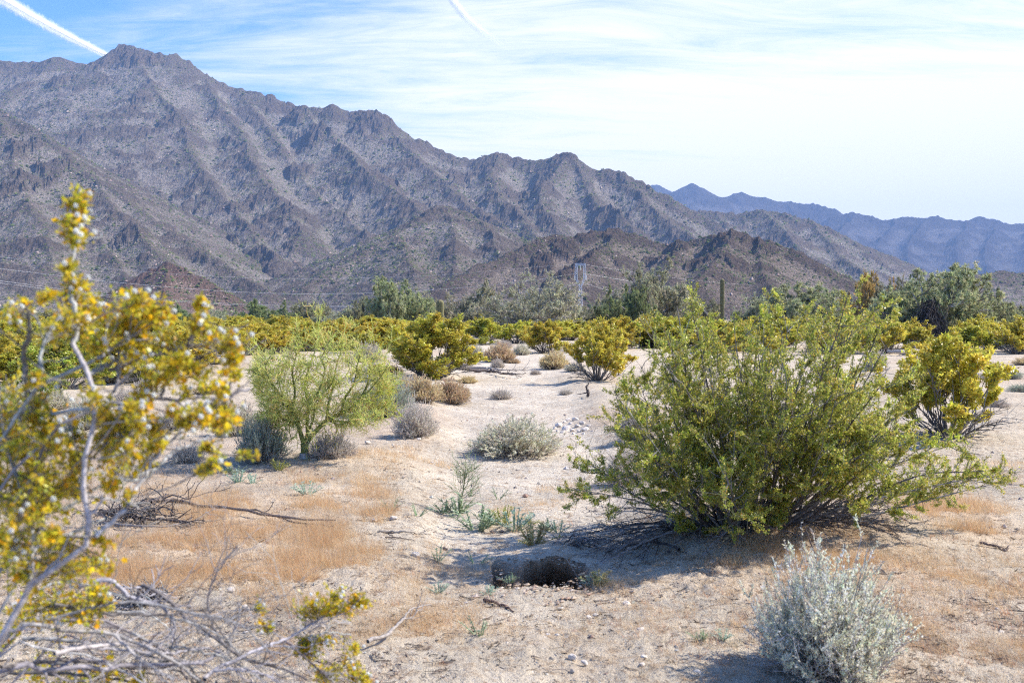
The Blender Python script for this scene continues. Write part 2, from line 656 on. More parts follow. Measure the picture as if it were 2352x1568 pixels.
def build_ground():
    th_in = np.arange(-0.56, 0.5601, 0.0027)
    th_out = np.linspace(0.56, 2 * math.pi - 0.56, 62)[1:-1]
    th = np.concatenate([th_in, th_out])
    r = list(np.geomspace(0.2, 2.2, 10))[:-1]
    r += list(np.arange(2.2, 3.6, 0.06))
    q = 3.6
    while q < 5.85:
        r.append(q)
        q *= 1.009
    while q < 7.0:
        r.append(q)
        q += 0.014
    while q < 60:
        r.append(q)
        q *= 1.017
    while q < 9400:
        r.append(q)
        q *= 1.09
    r = np.array(r)
    TH, RR = np.meshgrid(th, r)
    X = np.sin(TH) * RR
    Y = np.cos(TH) * RR
    Z = ground_z(X, Y)
    near = (1 - sstep(RR, 14, 40)) * sstep(RR, 2, 3)
    w = wash_mask(X, Y)
    g = grass_amount(X, Y)
    # fine natural relief: crust, animal tracks, little clods
    Z += near * 0.026 * fbm(X * 3.1, Y * 3.1, 11, 4, 0.6)
    Z += near * 0.013 * ridged(X * 9, Y * 9, 21, 3) * (1 - 0.6 * w)
    lump = fbm(X * 14, Y * 14, 41, 3, 0.6)
    Z += near * 0.034 * np.clip(lump - 0.15, 0, 1) * (0.4 + g)
    # burrow: a dug pit with a steep far bank and a tunnel running under it
    hx, hy = HOLE
    wob = 0.34 * fbm(X * 5.5, Y * 5.5, 61, 5, 0.7)
    dx = (X - hx) / 0.33
    dy = (Y - hy) / 0.34
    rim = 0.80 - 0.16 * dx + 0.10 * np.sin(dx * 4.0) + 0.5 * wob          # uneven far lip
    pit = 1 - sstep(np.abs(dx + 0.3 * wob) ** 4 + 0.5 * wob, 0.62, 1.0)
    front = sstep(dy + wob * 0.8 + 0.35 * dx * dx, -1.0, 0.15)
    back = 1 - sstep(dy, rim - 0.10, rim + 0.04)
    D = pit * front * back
    tun = np.exp(-(np.abs((X - hx - 0.10 - 0.05 * wob) / 0.19) ** 6)) * D
    Z += 0.05 * np.exp(-((dx / 1.5) ** 2 + ((dy - 1.3) / 0.6) ** 2))
    Z += 0.025 * np.exp(-((dx / 1.1) ** 2 + ((dy + 1.5) / 0.5) ** 2))
    Z -= 0.21 * D + 0.16 * tun
    Z += 0.02 * D * fbm(X * 22, Y * 22, 63, 3)
    Y2 = Y + 0.50 * tun * sstep(dy, 0.05, rim)
    Y = np.where(D > 0.02, Y2, Y)
    # intrinsic colour zones: pale wash sand, pinkish flats, straw-coloured litter
    pink = np.array([0.655, 0.55, 0.41])
    pale = np.array([0.69, 0.60, 0.475])
    straw = np.array([0.70, 0.54, 0.375])
    red = np.array([0.575, 0.435, 0.31])
    C = np.repeat(pink[None, None], X.shape[0], 0).repeat(X.shape[1], 1)
    k = sstep(fbm(X * 0.35, Y * 0.35, 71, 4), 0.05, 0.5)[..., None] * 0.7
    C = C * (1 - k) + red * k
    k = (w * 0.85)[..., None]
    C = C * (1 - k) + pale * k
    k = (np.clip(g * 0.9 + 0.6 * fbm(X * 2.4, Y * 2.4, 75, 4), 0, 1) * 0.85 * (g > 0))[..., None]
    C = C * (1 - k) + straw * k
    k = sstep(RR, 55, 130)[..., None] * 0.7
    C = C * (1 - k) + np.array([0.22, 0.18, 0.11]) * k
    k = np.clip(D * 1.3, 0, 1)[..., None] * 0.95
    C = C * (1 - k) + np.array([0.36, 0.20, 0.105]) * k        # dug earth, with the pit's shade and warm bounce light put into its colour
    G = Geo()
    nr, nc = X.shape
    i = np.arange(nr - 1)[:, None] * nc
    j = np.arange(nc)[None, :]
    j2 = (j + 1) % nc
    Q = np.stack([i + j, i + j2, i + nc + j2, i + nc + j], -1)[:, :, ::-1]
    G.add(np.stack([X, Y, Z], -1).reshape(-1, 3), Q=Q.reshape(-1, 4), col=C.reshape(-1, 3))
    cen = Geo()
    # close the small disc under the camera
    c0 = G.n
    G.add([[0, 0, 0]], T=None, col=(0.5, 0.37, 0.27))
    G.t.append(np.stack([np.full(nc, c0), np.arange(nc), (np.arange(nc) + 1) % nc], 1)[:, ::-1])
    return G.obj('ground', ground_mat(), None, True, 'structure')


build_ground()

# ------------------------------------------------------------------ mountains
def P3(u, v, Y):
    p = at(u, v, Y)
    return (p[0], p[1], p[2])


def ridge_terrain(name, ridges, u0, u1, nu, Y0, Y1, ny, k=0.62, rough=1.0, seed=0, fan=None, mat=None, scrub=0, sm=10.0, warp=1.0, wl=1.0, crags=()):
    th = np.linspace(u0, u1, nu)
    Ys = Y0 * (Y1 / Y0) ** np.linspace(0, 1, ny)
    TU, YY = np.meshgrid(th, Ys)
    X = (TU - 1176.0) / FPX * YY
    wx = warp * 22 * fbm(X / (260 * wl), YY / (260 * wl), seed + 1, 4, 0.55)
    wy = warp * 30 * fbm(X / (260 * wl) + 9, YY / (260 * wl), seed + 2, 4, 0.55)
    A = X + wx
    B = YY + wy
    H = np.full(X.shape, -60.0)
    for pts in ridges:
        kk = k
        if isinstance(pts, tuple):
            kk, pts = pts
        pts = [P3(*p) for p in pts]
        for (a, b) in zip(pts[:-1], pts[1:]):
            ax, ay, az = a
            bx, by, bz = b
            l2 = (bx - ax) ** 2 + (by - ay) ** 2 + 1e-9
            t = np.clip(((A - ax) * (bx - ax) + (B - ay) * (by - ay)) / l2, 0, 1)
            d = np.hypot(A - (ax + t * (bx - ax)), B - (ay + t * (by - ay)))
            h = az + t * (bz - az) - kk * d * (1 - 0.12 * np.clip(d / (500 * wl), 0, 1))
            hi = np.maximum(H, h)
            s_ = np.clip(1 - np.abs(H - h) / sm, 0, 1)
            H = hi + sm * 0.18 * s_ * s_
    if fan is not None:
        F = fan(X, YY)
        s_ = np.clip(1 - np.abs(H - F) / 25, 0, 1)
        H = np.maximum(H, F) + 25 * 0.2 * s_ * s_
    am = rough * np.clip(0.25 + H / 150, 0.05, 1.0)
    H = H + am * 5 * ridged(X / (150 * wl) + 0.35 * YY / (150 * wl), YY / (190 * wl), seed + 5, 3)
    H = H + am * 6 * ridged(X / (46 * wl), YY / (52 * wl), seed + 7, 3, 0.6)
    H = H + am * 3.0 * fbm(X / (13 * wl), YY / (13 * wl), seed + 9, 3, 0.65)
    oc = fbm(X / (75 * wl), YY / (60 * wl), seed + 13, 4, 0.6)
    rock = sstep(oc, 0.12, 0.30)
    H = H + am * 7 * rock * (0.7 + 0.5 * fbm(X / (16 * wl), YY / (16 * wl), seed + 15, 3, 0.6))
    H = H + am * 2.4 * rock * vnoise(X / (5 * wl), YY / (5 * wl), seed + 19)
    for (cu, cv, cY, cr, ch) in crags:
        q = P3(cu, cv, cY)
        w_ = fbm(X / (0.5 * cr), YY / (0.5 * cr), seed + 21, 4, 0.6)
        dd = np.hypot(X - q[0], (YY - q[1]) * 0.7) / cr + 0.55 * w_
        bmp = 1 - sstep(dd, 0.55, 0.95)
        H = H + ch * bmp * (0.8 + 0.5 * fbm(X / (0.28 * cr), YY / (0.35 * cr), seed + 23, 4, 0.6))
        rock = np.maximum(rock, bmp)
    H = np.maximum(H, -3.0)
    def blur(M, r):
        for ax_ in (0, 1):
            c_ = np.cumsum(np.pad(M, [(r + 1, r) if a_ == ax_ else (0, 0) for a_ in (0, 1)], mode='edge'), axis=ax_)
            M = (np.take(c_, np.arange(2 * r + 1, c_.shape[ax_]), ax_) - np.take(c_, np.arange(0, c_.shape[ax_] - 2 * r - 1), ax_)) / (2 * r + 1)
        return M
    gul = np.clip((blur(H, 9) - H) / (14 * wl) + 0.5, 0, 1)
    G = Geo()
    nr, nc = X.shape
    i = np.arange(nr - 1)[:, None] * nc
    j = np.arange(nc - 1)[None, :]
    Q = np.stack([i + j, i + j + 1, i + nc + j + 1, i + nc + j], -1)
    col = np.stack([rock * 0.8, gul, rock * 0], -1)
    G.add(np.stack([X, YY, H], -1).reshape(-1, 3), Q=Q.reshape(-1, 4), col=col.reshape(-1, 3))
    o = G.obj(name, mat, None, False, 'structure')
    if scrub:
        rng = np.random.default_rng(seed + 77)
        n = scrub * 2
        fi = rng.uniform(0, nr - 1.01, n)
        fj = rng.uniform(0, nc - 1.01, n)
        a, b = fi.astype(int), fj.astype(int)
        fx, fy = fi - a, fj - b
        def bil(M):
            return M[a, b] * (1 - fx) * (1 - fy) + M[a + 1, b] * fx * (1 - fy) + M[a, b + 1] * (1 - fx) * fy + M[a + 1, b + 1] * fx * fy
        px, py, pz, pr = bil(X), bil(YY), bil(H), bil(rock)
        keep = (pz > 0.5) & (pr < 0.6) & (rng.random(n) < 0.25 + 0.75 * sstep(fbm(px / 120, py / 120, seed + 90, 3), -0.3, 0.4))
        SCRUB.append(np.stack([px, py, pz], 1)[keep][:scrub])
    return o


SCRUB = []
M_MT = mountain_mat('mountain_rock')
M_DARK = mountain_mat('foothill_rock', (0.19, 0.142, 0.115), (0.37, 0.295, 0.235), (0.14, 0.16, 0.055), 0.9, 1.3)
M_RED = mountain_mat('knoll_rock', (0.26, 0.165, 0.13), (0.36, 0.27, 0.215), (0.15, 0.165, 0.065), 0.7, 1.6)
M_FAR = mountain_mat('far_rock', (0.12, 0.095, 0.09), (0.23, 0.20, 0.19), (0.08, 0.09, 0.05), 0.5, 0.5)


def crestY(u):
    return float(np.interp(u, [-300, 300, 700, 1176, 1590, 1800], [3500, 3400, 3200, 2950, 2700, 2450]))


SKY_MAIN = [(-420, 190), (-220, 165), (-80, 140), (0, 141), (60, 144), (100, 142), (130, 134), (160, 140), (190, 149), (215, 140), (245, 120), (262, 110), (300, 108),
            (345, 117), (390, 122), (425, 143), (470, 172), (500, 190), (545, 205), (580, 212), (640, 232), (700, 245), (735, 248), (760, 242), (800, 256),
            (830, 260), (850, 258), (885, 268), (905, 294), (930, 316), (965, 319), (1000, 338), (1040, 350), (1085, 369), (1110, 362), (1140, 355), (1165, 362),
            (1200, 369), (1240, 371), (1262, 368), (1275, 360), (1298, 356), (1318, 364), (1342, 388), (1390, 392), (1420, 397), (1460, 415), (1490, 430),
            (1530, 447), (1560, 466), (1590, 482), (1640, 512), (1690, 545), (1750, 590), (1800, 640)]


def spur(pts, Ya, Yb):
    n = len(pts)
    return [(u, v, Ya + (Yb - Ya) * (i / (n - 1)) ** 0.9) for i, (u, v) in enumerate(pts)]


main = [(0.80, [(u, v, crestY(u)) for (u, v) in SKY_MAIN]),
        spur([(262, 116), (285, 160), (330, 178), (345, 200)], 3380, 3220),
        spur([(195, 152), (160, 205), (130, 250), (60, 300)], 3400, 2900),
        spur([(300, 118), (350, 190), (400, 262), (430, 335), (480, 400), (530, 470), (590, 545), (640, 600)], 3380, 1900),
        spur([(215, 145), (255, 240), (300, 330), (350, 420), (410, 500), (470, 560)], 3380, 2000),
        spur([(460, 172), (510, 260), (560, 330), (600, 400), (650, 470), (700, 540)], 3320, 2050),
        spur([(545, 208), (600, 285), (645, 352), (715, 428), (780, 490), (830, 535), (870, 570)], 3280, 2000),
        spur([(690, 246), (750, 310), (815, 362), (870, 410), (930, 458), (970, 495)], 3180, 2150),
        spur([(680, 268), (740, 318), (770, 330)], 3120, 2900),
        spur([(890, 285), (950, 350), (1010, 400), (1050, 445), (1100, 490), (1150, 520)], 3080, 2250),
        spur([(1140, 360), (1130, 405), (1150, 450), (1190, 500), (1220, 545)], 2950, 2150),
        spur([(1298, 360), (1255, 420), (1240, 470), (1270, 520)], 2880, 2250),
        spur([(1310, 364), (1345, 430), (1390, 480), (1440, 525), (1470, 560)], 2870, 2200),
        spur([(1430, 402), (1490, 470), (1550, 520), (1620, 560)], 2780, 2250),
        spur([(130, 138), (80, 180), (30, 215), (-60, 250)], 3440, 3000),
        spur([(20, 145), (-60, 200), (-120, 260)], 3450, 3000)]
fan_main = lambda X, Y: -4 + 0.055 * (Y - 1330) + 6 * fbm(X / 120, Y / 120, 301, 3)
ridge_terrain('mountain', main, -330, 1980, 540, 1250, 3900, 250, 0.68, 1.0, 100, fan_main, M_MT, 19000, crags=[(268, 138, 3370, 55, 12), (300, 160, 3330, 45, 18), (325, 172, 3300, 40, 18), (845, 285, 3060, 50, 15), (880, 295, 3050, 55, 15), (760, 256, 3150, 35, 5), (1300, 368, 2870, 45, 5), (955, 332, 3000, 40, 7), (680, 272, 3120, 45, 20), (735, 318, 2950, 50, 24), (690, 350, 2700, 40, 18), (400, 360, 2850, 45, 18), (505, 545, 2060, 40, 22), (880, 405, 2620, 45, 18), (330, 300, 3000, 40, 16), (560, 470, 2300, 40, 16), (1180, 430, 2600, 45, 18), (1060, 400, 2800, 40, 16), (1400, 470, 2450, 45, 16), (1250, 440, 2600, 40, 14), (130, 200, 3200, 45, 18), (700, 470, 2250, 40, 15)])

left = [(0.60, [(-420, 120, 2600), (-200, 170, 2450), (-60, 225, 2350), (0, 258, 2250), (60, 290, 2180), (110, 326, 2100), (175, 366, 2020), (215, 402, 1960), (270, 442, 1880), (330, 490, 1800),
        (390, 532, 1720), (440, 566, 1650), (500, 602, 1570), (560, 640, 1480), (620, 668, 1400)]),
        spur([(60, 292), (90, 380), (140, 450), (190, 520), (250, 590), (300, 640)], 2180, 1350),
        spur([(-20, 250), (20, 350), (40, 430), (90, 520), (130, 600)], 2260, 1350),
        spur([(-120, 200), (-80, 330), (-40, 450), (0, 560), (30, 620)], 2400, 1350),
        spur([(215, 404), (260, 480), (330, 555), (390, 610)], 1960, 1400)]
fan_l = lambda X, Y: -4 + 0.05 * (Y - 1060) + 4 * fbm(X / 90, Y / 90, 302, 3) - 0.12 * np.clip((X - (560 - 1176) / FPX * Y), 0, 400)
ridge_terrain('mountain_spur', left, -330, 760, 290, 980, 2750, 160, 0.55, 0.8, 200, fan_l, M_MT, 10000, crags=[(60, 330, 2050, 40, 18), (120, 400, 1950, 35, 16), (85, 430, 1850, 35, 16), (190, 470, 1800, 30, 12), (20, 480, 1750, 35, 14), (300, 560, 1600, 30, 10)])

brown = [(0.5, [(690, 662, 1500), (750, 628, 1560), (825, 582, 1650), (900, 540, 1730), (950, 514, 1790), (995, 482, 1850), (1025, 474, 1880), (1075, 492, 1850), (1130, 520, 1800),
         (1180, 548, 1750), (1240, 580, 1700), (1310, 620, 1650)]),
         spur([(1020, 476), (1040, 540), (1050, 600), (1040, 650)], 1880, 1350),
         spur([(900, 542), (930, 590), (950, 630)], 1730, 1350),
         spur([(1110, 510), (1140, 560), (1160, 610), (1150, 650)], 1800, 1350)]
ridge_terrain('foothill', brown, 470, 1480, 330, 1150, 2050, 130, 0.5, 0.75, 300, None, M_MT, 8000, warp=0.7)

dark = [(0.55, [(960, 690, 1080), (1000, 668, 1100), (1050, 640, 1130), (1100, 608, 1170), (1176, 580, 1210), (1241, 548, 1250), (1276, 538, 1270), (1326, 541, 1280), (1376, 535, 1290), (1416, 531, 1300),
        (1456, 543, 1290), (1500, 555, 1280), (1556, 560, 1270), (1591, 555, 1260), (1626, 550, 1250), (1676, 540, 1240), (1700, 537, 1235), (1726, 545, 1230), (1776, 557, 1220),
        (1816, 576, 1200), (1866, 612, 1170), (1926, 650, 1130), (1960, 668, 1110), (2010, 692, 1080)]),
        spur([(1410, 533), (1380, 580), (1330, 620), (1280, 650)], 1300, 980),
        spur([(1560, 560), (1545, 600), (1540, 650)], 1270, 980),
        spur([(1690, 540), (1660, 575), (1640, 610), (1600, 650)], 1235, 960),
        spur([(1740, 550), (1740, 600), (1755, 640), (1770, 680)], 1225, 930)]
ridge_terrain('foothill', dark, 850, 2140, 350, 850, 1450, 125, 0.55, 0.65, 400, None, M_DARK, 10000, sm=6, warp=0.35, wl=0.6, crags=[(1680, 562, 1205, 22, 6), (1705, 566, 1200, 20, 5), (1640, 575, 1190, 18, 9), (1415, 550, 1270, 20, 4), (1560, 575, 1230, 20, 9), (1300, 575, 1220, 20, 8), (1250, 590, 1180, 18, 8), (1760, 590, 1180, 18, 8), (1500, 590, 1200, 18, 8), (1340, 600, 1150, 20, 9), (1600, 620, 1100, 18, 8), (1690, 620, 1080, 18, 8), (1290, 645, 1040, 22, 10)])

knoll = [(0.62, [(270, 705, 980), (295, 680, 985), (315, 650, 1000), (350, 622, 1010), (390, 611, 1010), (420, 616, 1005), (460, 636, 1000), (500, 666, 985), (540, 692, 970)]),
         spur([(390, 612), (385, 650), (375, 690)], 1010, 900)]
ridge_terrain('foothill', knoll, 230, 590, 150, 840, 1100, 60, 0.62, 0.5, 500, None, M_RED, 1500, sm=5, warp=0.3, wl=0.5)

right = [(0.55, [(1480, 520, 3350), (1560, 490, 3300), (1600, 484, 3250), (1640, 490, 3200), (1700, 490, 3150), (1745, 482, 3100), (1800, 490, 3050), (1845, 505, 3000), (1900, 540, 2950),
         (1950, 568, 2900), (2000, 582, 2850), (2060, 611, 2800), (2110, 626, 2750), (2200, 665, 2650)]),
         spur([(1745, 484), (1800, 540), (1850, 590), (1890, 630)], 3100, 2200),
         spur([(1850, 508), (1910, 570), (1960, 620), (2010, 650)], 3000, 2250),
         spur([(1640, 492), (1700, 560), (1760, 610)], 3200, 2300)]
ridge_terrain('foothill', right, 1440, 2420, 300, 1900, 3600, 130, 0.55, 0.8, 600, None, M_MT, 5000)

low = [(0.45, [(2100, 668, 1500), (2140, 650, 1500), (2190, 640, 1520), (2240, 630, 1550), (2290, 626, 1560), (2352, 630, 1560), (2450, 640, 1560), (2560, 660, 1560)])]
ridge_terrain('foothill', low, 1920, 2640, 190, 1300, 1800, 60, 0.45, 0.5, 700, None, M_MT, 2000, warp=0.4, wl=0.6)

far = [(0.55, [(1440, 470, 8400), (1480, 436, 8400), (1495, 428, 8400), (1508, 427, 8400), (1525, 442, 8400), (1560, 470, 8400)]),
       (0.55, [(1500, 480, 7600), (1538, 446, 7600), (1560, 433, 7600), (1582, 424, 7600), (1606, 435, 7600), (1640, 452, 7600), (1668, 457, 7600), (1676, 446, 7600), (1695, 444, 7600), (1750, 456, 7600), (1800, 466, 7600),
        (1870, 473, 7500), (1905, 482, 7400), (1925, 496, 7300), (1980, 520, 7200), (2060, 560, 7000)]),
       (0.55, [(1880, 520, 6900), (1920, 496, 6900), (1960, 490, 6900), (1990, 497, 6900), (2004, 496, 6900), (2030, 508, 6900), (2060, 505, 6900), (2130, 502, 6900), (2160, 500, 6900), (2220, 509, 6900),
        (2250, 499, 6900), (2300, 508, 6900), (2352, 511, 6900), (2450, 505, 6900), (2600, 530, 6900)])]
for (u, v) in ((1690, 450), (1800, 470), (1880, 478)):
    far.append(spur([(u, v), (u + 40, v + 60), (u + 90, v + 120)], 7500, 6600))
for (u, v) in ((1960, 492), (2060, 507), (2130, 504), (2230, 507), (2300, 510), (2400, 508)):
    far.append(spur([(u, v), (u - 25, v + 40), (u - 40, v + 90), (u - 20, v + 130)], 6850, 5600))
ridge_terrain('distant_range', far, 1400, 2640, 360, 5300, 9000, 110, 0.6, 1.6, 800, None, M_FAR, 0, sm=25, warp=3.0, wl=2.2)


def boulders(P, rng):
    N = len(P)
    base = np.array([[1, 0, 0.1], [0.2, 0.9, 0.2], [-0.9, 0.2, 0.1], [-0.1, -0.9, 0.2], [0.2, 0.1, 1.1]])
    s = np.clip(P[:, 1] / 1500, 0.7, 1.7) * rng.uniform(0.9, 2.0, N) * np.where(rng.random(N) < 0.12, 2.0, 1.0)
    V = base[None] * rng.uniform(0.6, 1.35, (N, 5, 1)) * s[:, None, None] + P[:, None, :] - np.array([0, 0, 0.5])
    T = np.array([[0, 1, 4], [1, 2, 4], [2, 3, 4], [3, 0, 4]])
    pal = np.array([[0.20, 0.13, 0.105], [0.28, 0.19, 0.16], [0.12, 0.08, 0.065], [0.40, 0.30, 0.25]])
    col = pal[rng.integers(0, 4, N)] * rng.uniform(0.8, 1.2, (N, 1))
    G = Geo()
    G.add(V.reshape(-1, 3), T=(np.arange(N)[:, None, None] * 5 + T[None]).reshape(-1, 3), col=np.repeat(col, 5, 0))
    G.obj('hillside_boulders', M_ROCK, None, False, 'stuff')


def build_scrub():
    rng = np.random.default_rng(5)
    P = np.concatenate(SCRUB)
    rk = rng.random(len(P)) < 0.22
    boulders(P[rk], rng)
    P = P[~rk]
    N = len(P)
    base = np.array([[1, 0, 0.35], [0.3, 0.95, 0.4], [-0.8, 0.6, 0.3], [-0.8, -0.6, 0.4], [0.3, -0.95, 0.3], [0, 0, 1.0]])
    s = np.clip(P[:, 1] / 1500, 0.75, 1.8) * rng.uniform(0.9, 2.2, N) * np.where(rng.random(N) < 0.12, 1.7, 1.0)
    a = rng.uniform(0, 6.28, N)
    V = base[None] * rng.uniform(0.65, 1.3, (N, 6, 1))
    x = V[:, :, 0] * np.cos(a)[:, None] - V[:, :, 1] * np.sin(a)[:, None]
    y = V[:, :, 0] * np.sin(a)[:, None] + V[:, :, 1] * np.cos(a)[:, None]
    V = np.stack([x, y, V[:, :, 2] * 1.1], -1) * s[:, None, None] + P[:, None, :] - np.array([0, 0, 0.4])
    T = np.array([[0, 1, 5], [1, 2, 5], [2, 3, 5], [3, 4, 5], [4, 0, 5]])
    pal = np.array([[0.17, 0.215, 0.06], [0.11, 0.15, 0.045], [0.23, 0.255, 0.085], [0.25, 0.235, 0.11]])
    col = pal[rng.integers(0, 4, N)] * rng.uniform(0.75, 1.2, (N, 1))
    G = Geo()
    G.add(V.reshape(-1, 3), T=(np.arange(N)[:, None, None] * 6 + T[None]).reshape(-1, 3), col=np.repeat(col, 6, 0))
    G.obj('hillside_scrub', M_DRYLEAF, None, False, 'stuff')


build_scrub()

# ------------------------------------------------------------------ haze
def build_haze():
    m = new_mat('haze_air')
    nt = m.node_tree
    out = node(nt, 'ShaderNodeOutputMaterial')
    v = node(nt, 'ShaderNodeVolumePrincipled')
    v.inputs['Color'].default_value = (0.38, 0.59, 1.0, 1)
    v.inputs['Density'].default_value = 8.4e-5
    v.inputs['Anisotropy'].default_value = 0.0
    nt.links.new(v.outputs[0], out.inputs['Volume'])
    a = 9600
    V = [(x, y, z) for z in (-5, 1090) for (x, y) in ((-a, -a), (a, -a), (a, a), (-a, a))]
    G = Geo()
    G.add(V, Q=[(3, 2, 1, 0), (4, 5, 6, 7), (0, 1, 5, 4), (1, 2, 6, 5), (2, 3, 7, 6), (3, 0, 4, 7)])
    G.obj('haze', m, None, False, 'stuff')
    m.cycles.homogeneous_volume = True if hasattr(m.cycles, 'homogeneous_volume') else None


try:
    build_haze()
except TypeError:
    pass

# ------------------------------------------------------------------ plant building
UP = np.array([0, 0, 1.0])


def unit(v):
    return v / (np.linalg.norm(v, axis=-1, keepdims=True) + 1e-12)


def rand_dir(rng, n):
    return unit(rng.normal(size=(n, 3)))


def bez(a, b, c, K):
    """quadratic curves; a, b, c are (N, 3)"""
    t = np.linspace(0, 1, K)[None, :, None]
    return (1 - t) ** 2 * a[:, None] + 2 * t * (1 - t) * b[:, None] + t * t * c[:, None]


def smooth_path(pts, K):
    """Catmull-Rom through points, K samples"""
    p = np.asarray(pts, float)
    if len(p) == 2:
        t = np.linspace(0, 1, K)[:, None]
        return p[0] * (1 - t) + p[1] * t
    q = np.vstack([2 * p[0] - p[1], p, 2 * p[-1] - p[-2]])
    seg = np.linalg.norm(np.diff(p, axis=0), axis=1)
    cum = np.concatenate([[0], np.cumsum(seg)])
    s = np.linspace(0, cum[-1], K)
    i = np.clip(np.searchsorted(cum, s, 'right') - 1, 0, len(p) - 2)
    t = ((s - cum[i]) / (seg[i] + 1e-9))[:, None]
    a, b, c, d = q[i], q[i + 1], q[i + 2], q[i + 3]
    return 0.5 * (2 * b + (c - a) * t + (2 * a - 5 * b + 4 * c - d) * t ** 2 + (3 * b - a - 3 * c + d) * t ** 3)


def sample(P, idx, t):
    K = P.shape[1]
    f = np.clip(t, 0, 0.9999) * (K - 1)
    k = f.astype(int)
    fr = (f - k)[:, None]
    a, b = P[idx, k], P[idx, k + 1]
    return a * (1 - fr) + b * fr, unit(b - a)


def grow(rng, P, m, t0, t1, L, fwd=0.6, spread=0.7, up=0.25, K=4, wig=0.05, curl=0.15):
    N = len(P)
    idx = np.repeat(np.arange(N), m)
    n = len(idx)
    t = rng.uniform(t0, t1, n)
    pos, tan = sample(P, idx, t)
    d = unit(tan * fwd + rand_dir(rng, n) * spread + UP * up)
    Ln = (L[idx] if np.ndim(L) else np.full(n, L)) * rng.uniform(0.55, 1.25, n) * (1.15 - 0.5 * t)
    s = np.linspace(0, 1, K)
    C = pos[:, None] + d[:, None] * (s[None, :, None] * Ln[:, None, None])
    C = C + UP * (curl * (s ** 2)[None, :, None] * Ln[:, None, None])
    w = rng.normal(size=(n, K, 3)) * wig * Ln[:, None, None]
    w[:, 0] = 0
    C = C + np.cumsum(w, 1) * 0.6
    return C, Ln


def plen(P):
    return np.linalg.norm(np.diff(P, axis=1), axis=2).sum(1)


def palette(rng, n, cols, wts, jit=0.18):
    cols = np.array(cols)
    k = rng.choice(len(cols), n, p=np.array(wts) / sum(wts))
    return cols[k] * rng.uniform(1 - jit, 1 + jit, (n, 1)) * rng.uniform(0.95, 1.05, (n, 3))


def leaf_along(rng, G, P, per, t0, off, L, W, cols, wts, fwd=0.5, up=0.3, quad=False):
    N = len(P)
    idx = np.repeat(np.arange(N), per)
    n = len(idx)
    pos, tan = sample(P, idx, rng.uniform(t0, 1, n))
    d = unit(tan * fwd + rand_dir(rng, n) + UP * up)
    tone = np.repeat(rng.uniform(0.68, 1.22, (N, 1)) * rng.uniform(0.93, 1.07, (N, 3)), per, 0)
    G.leaves(pos + rand_dir(rng, n) * off * rng.random((n, 1)), d, rand_dir(rng, n), L * rng.uniform(0.7, 1.25, n), W * rng.uniform(0.7, 1.2, n), np.clip(palette(rng, n, cols, wts) * tone, 0, 0.85), quad)


GREY = (0.30, 0.285, 0.275)
DGREY = (0.13, 0.115, 0.105)
CRE_OLIVE = ([(0.58, 0.54, 0.075), (0.46, 0.46, 0.065), (0.68, 0.60, 0.09), (0.60, 0.44, 0.06)], [4, 4, 2, 1])
CRE_GREEN = ([(0.49, 0.53, 0.075), (0.30, 0.385, 0.055), (0.68, 0.66, 0.15), (0.76, 0.64, 0.18), (0.72, 0.46, 0.07)], [5, 4, 3, 1.5, 0.5])
CRE_GOLD = ([(0.62, 0.54, 0.08), (0.53, 0.49, 0.075), (0.70, 0.58, 0.09), (0.62, 0.43, 0.06)], [4, 3, 3, 1.5])


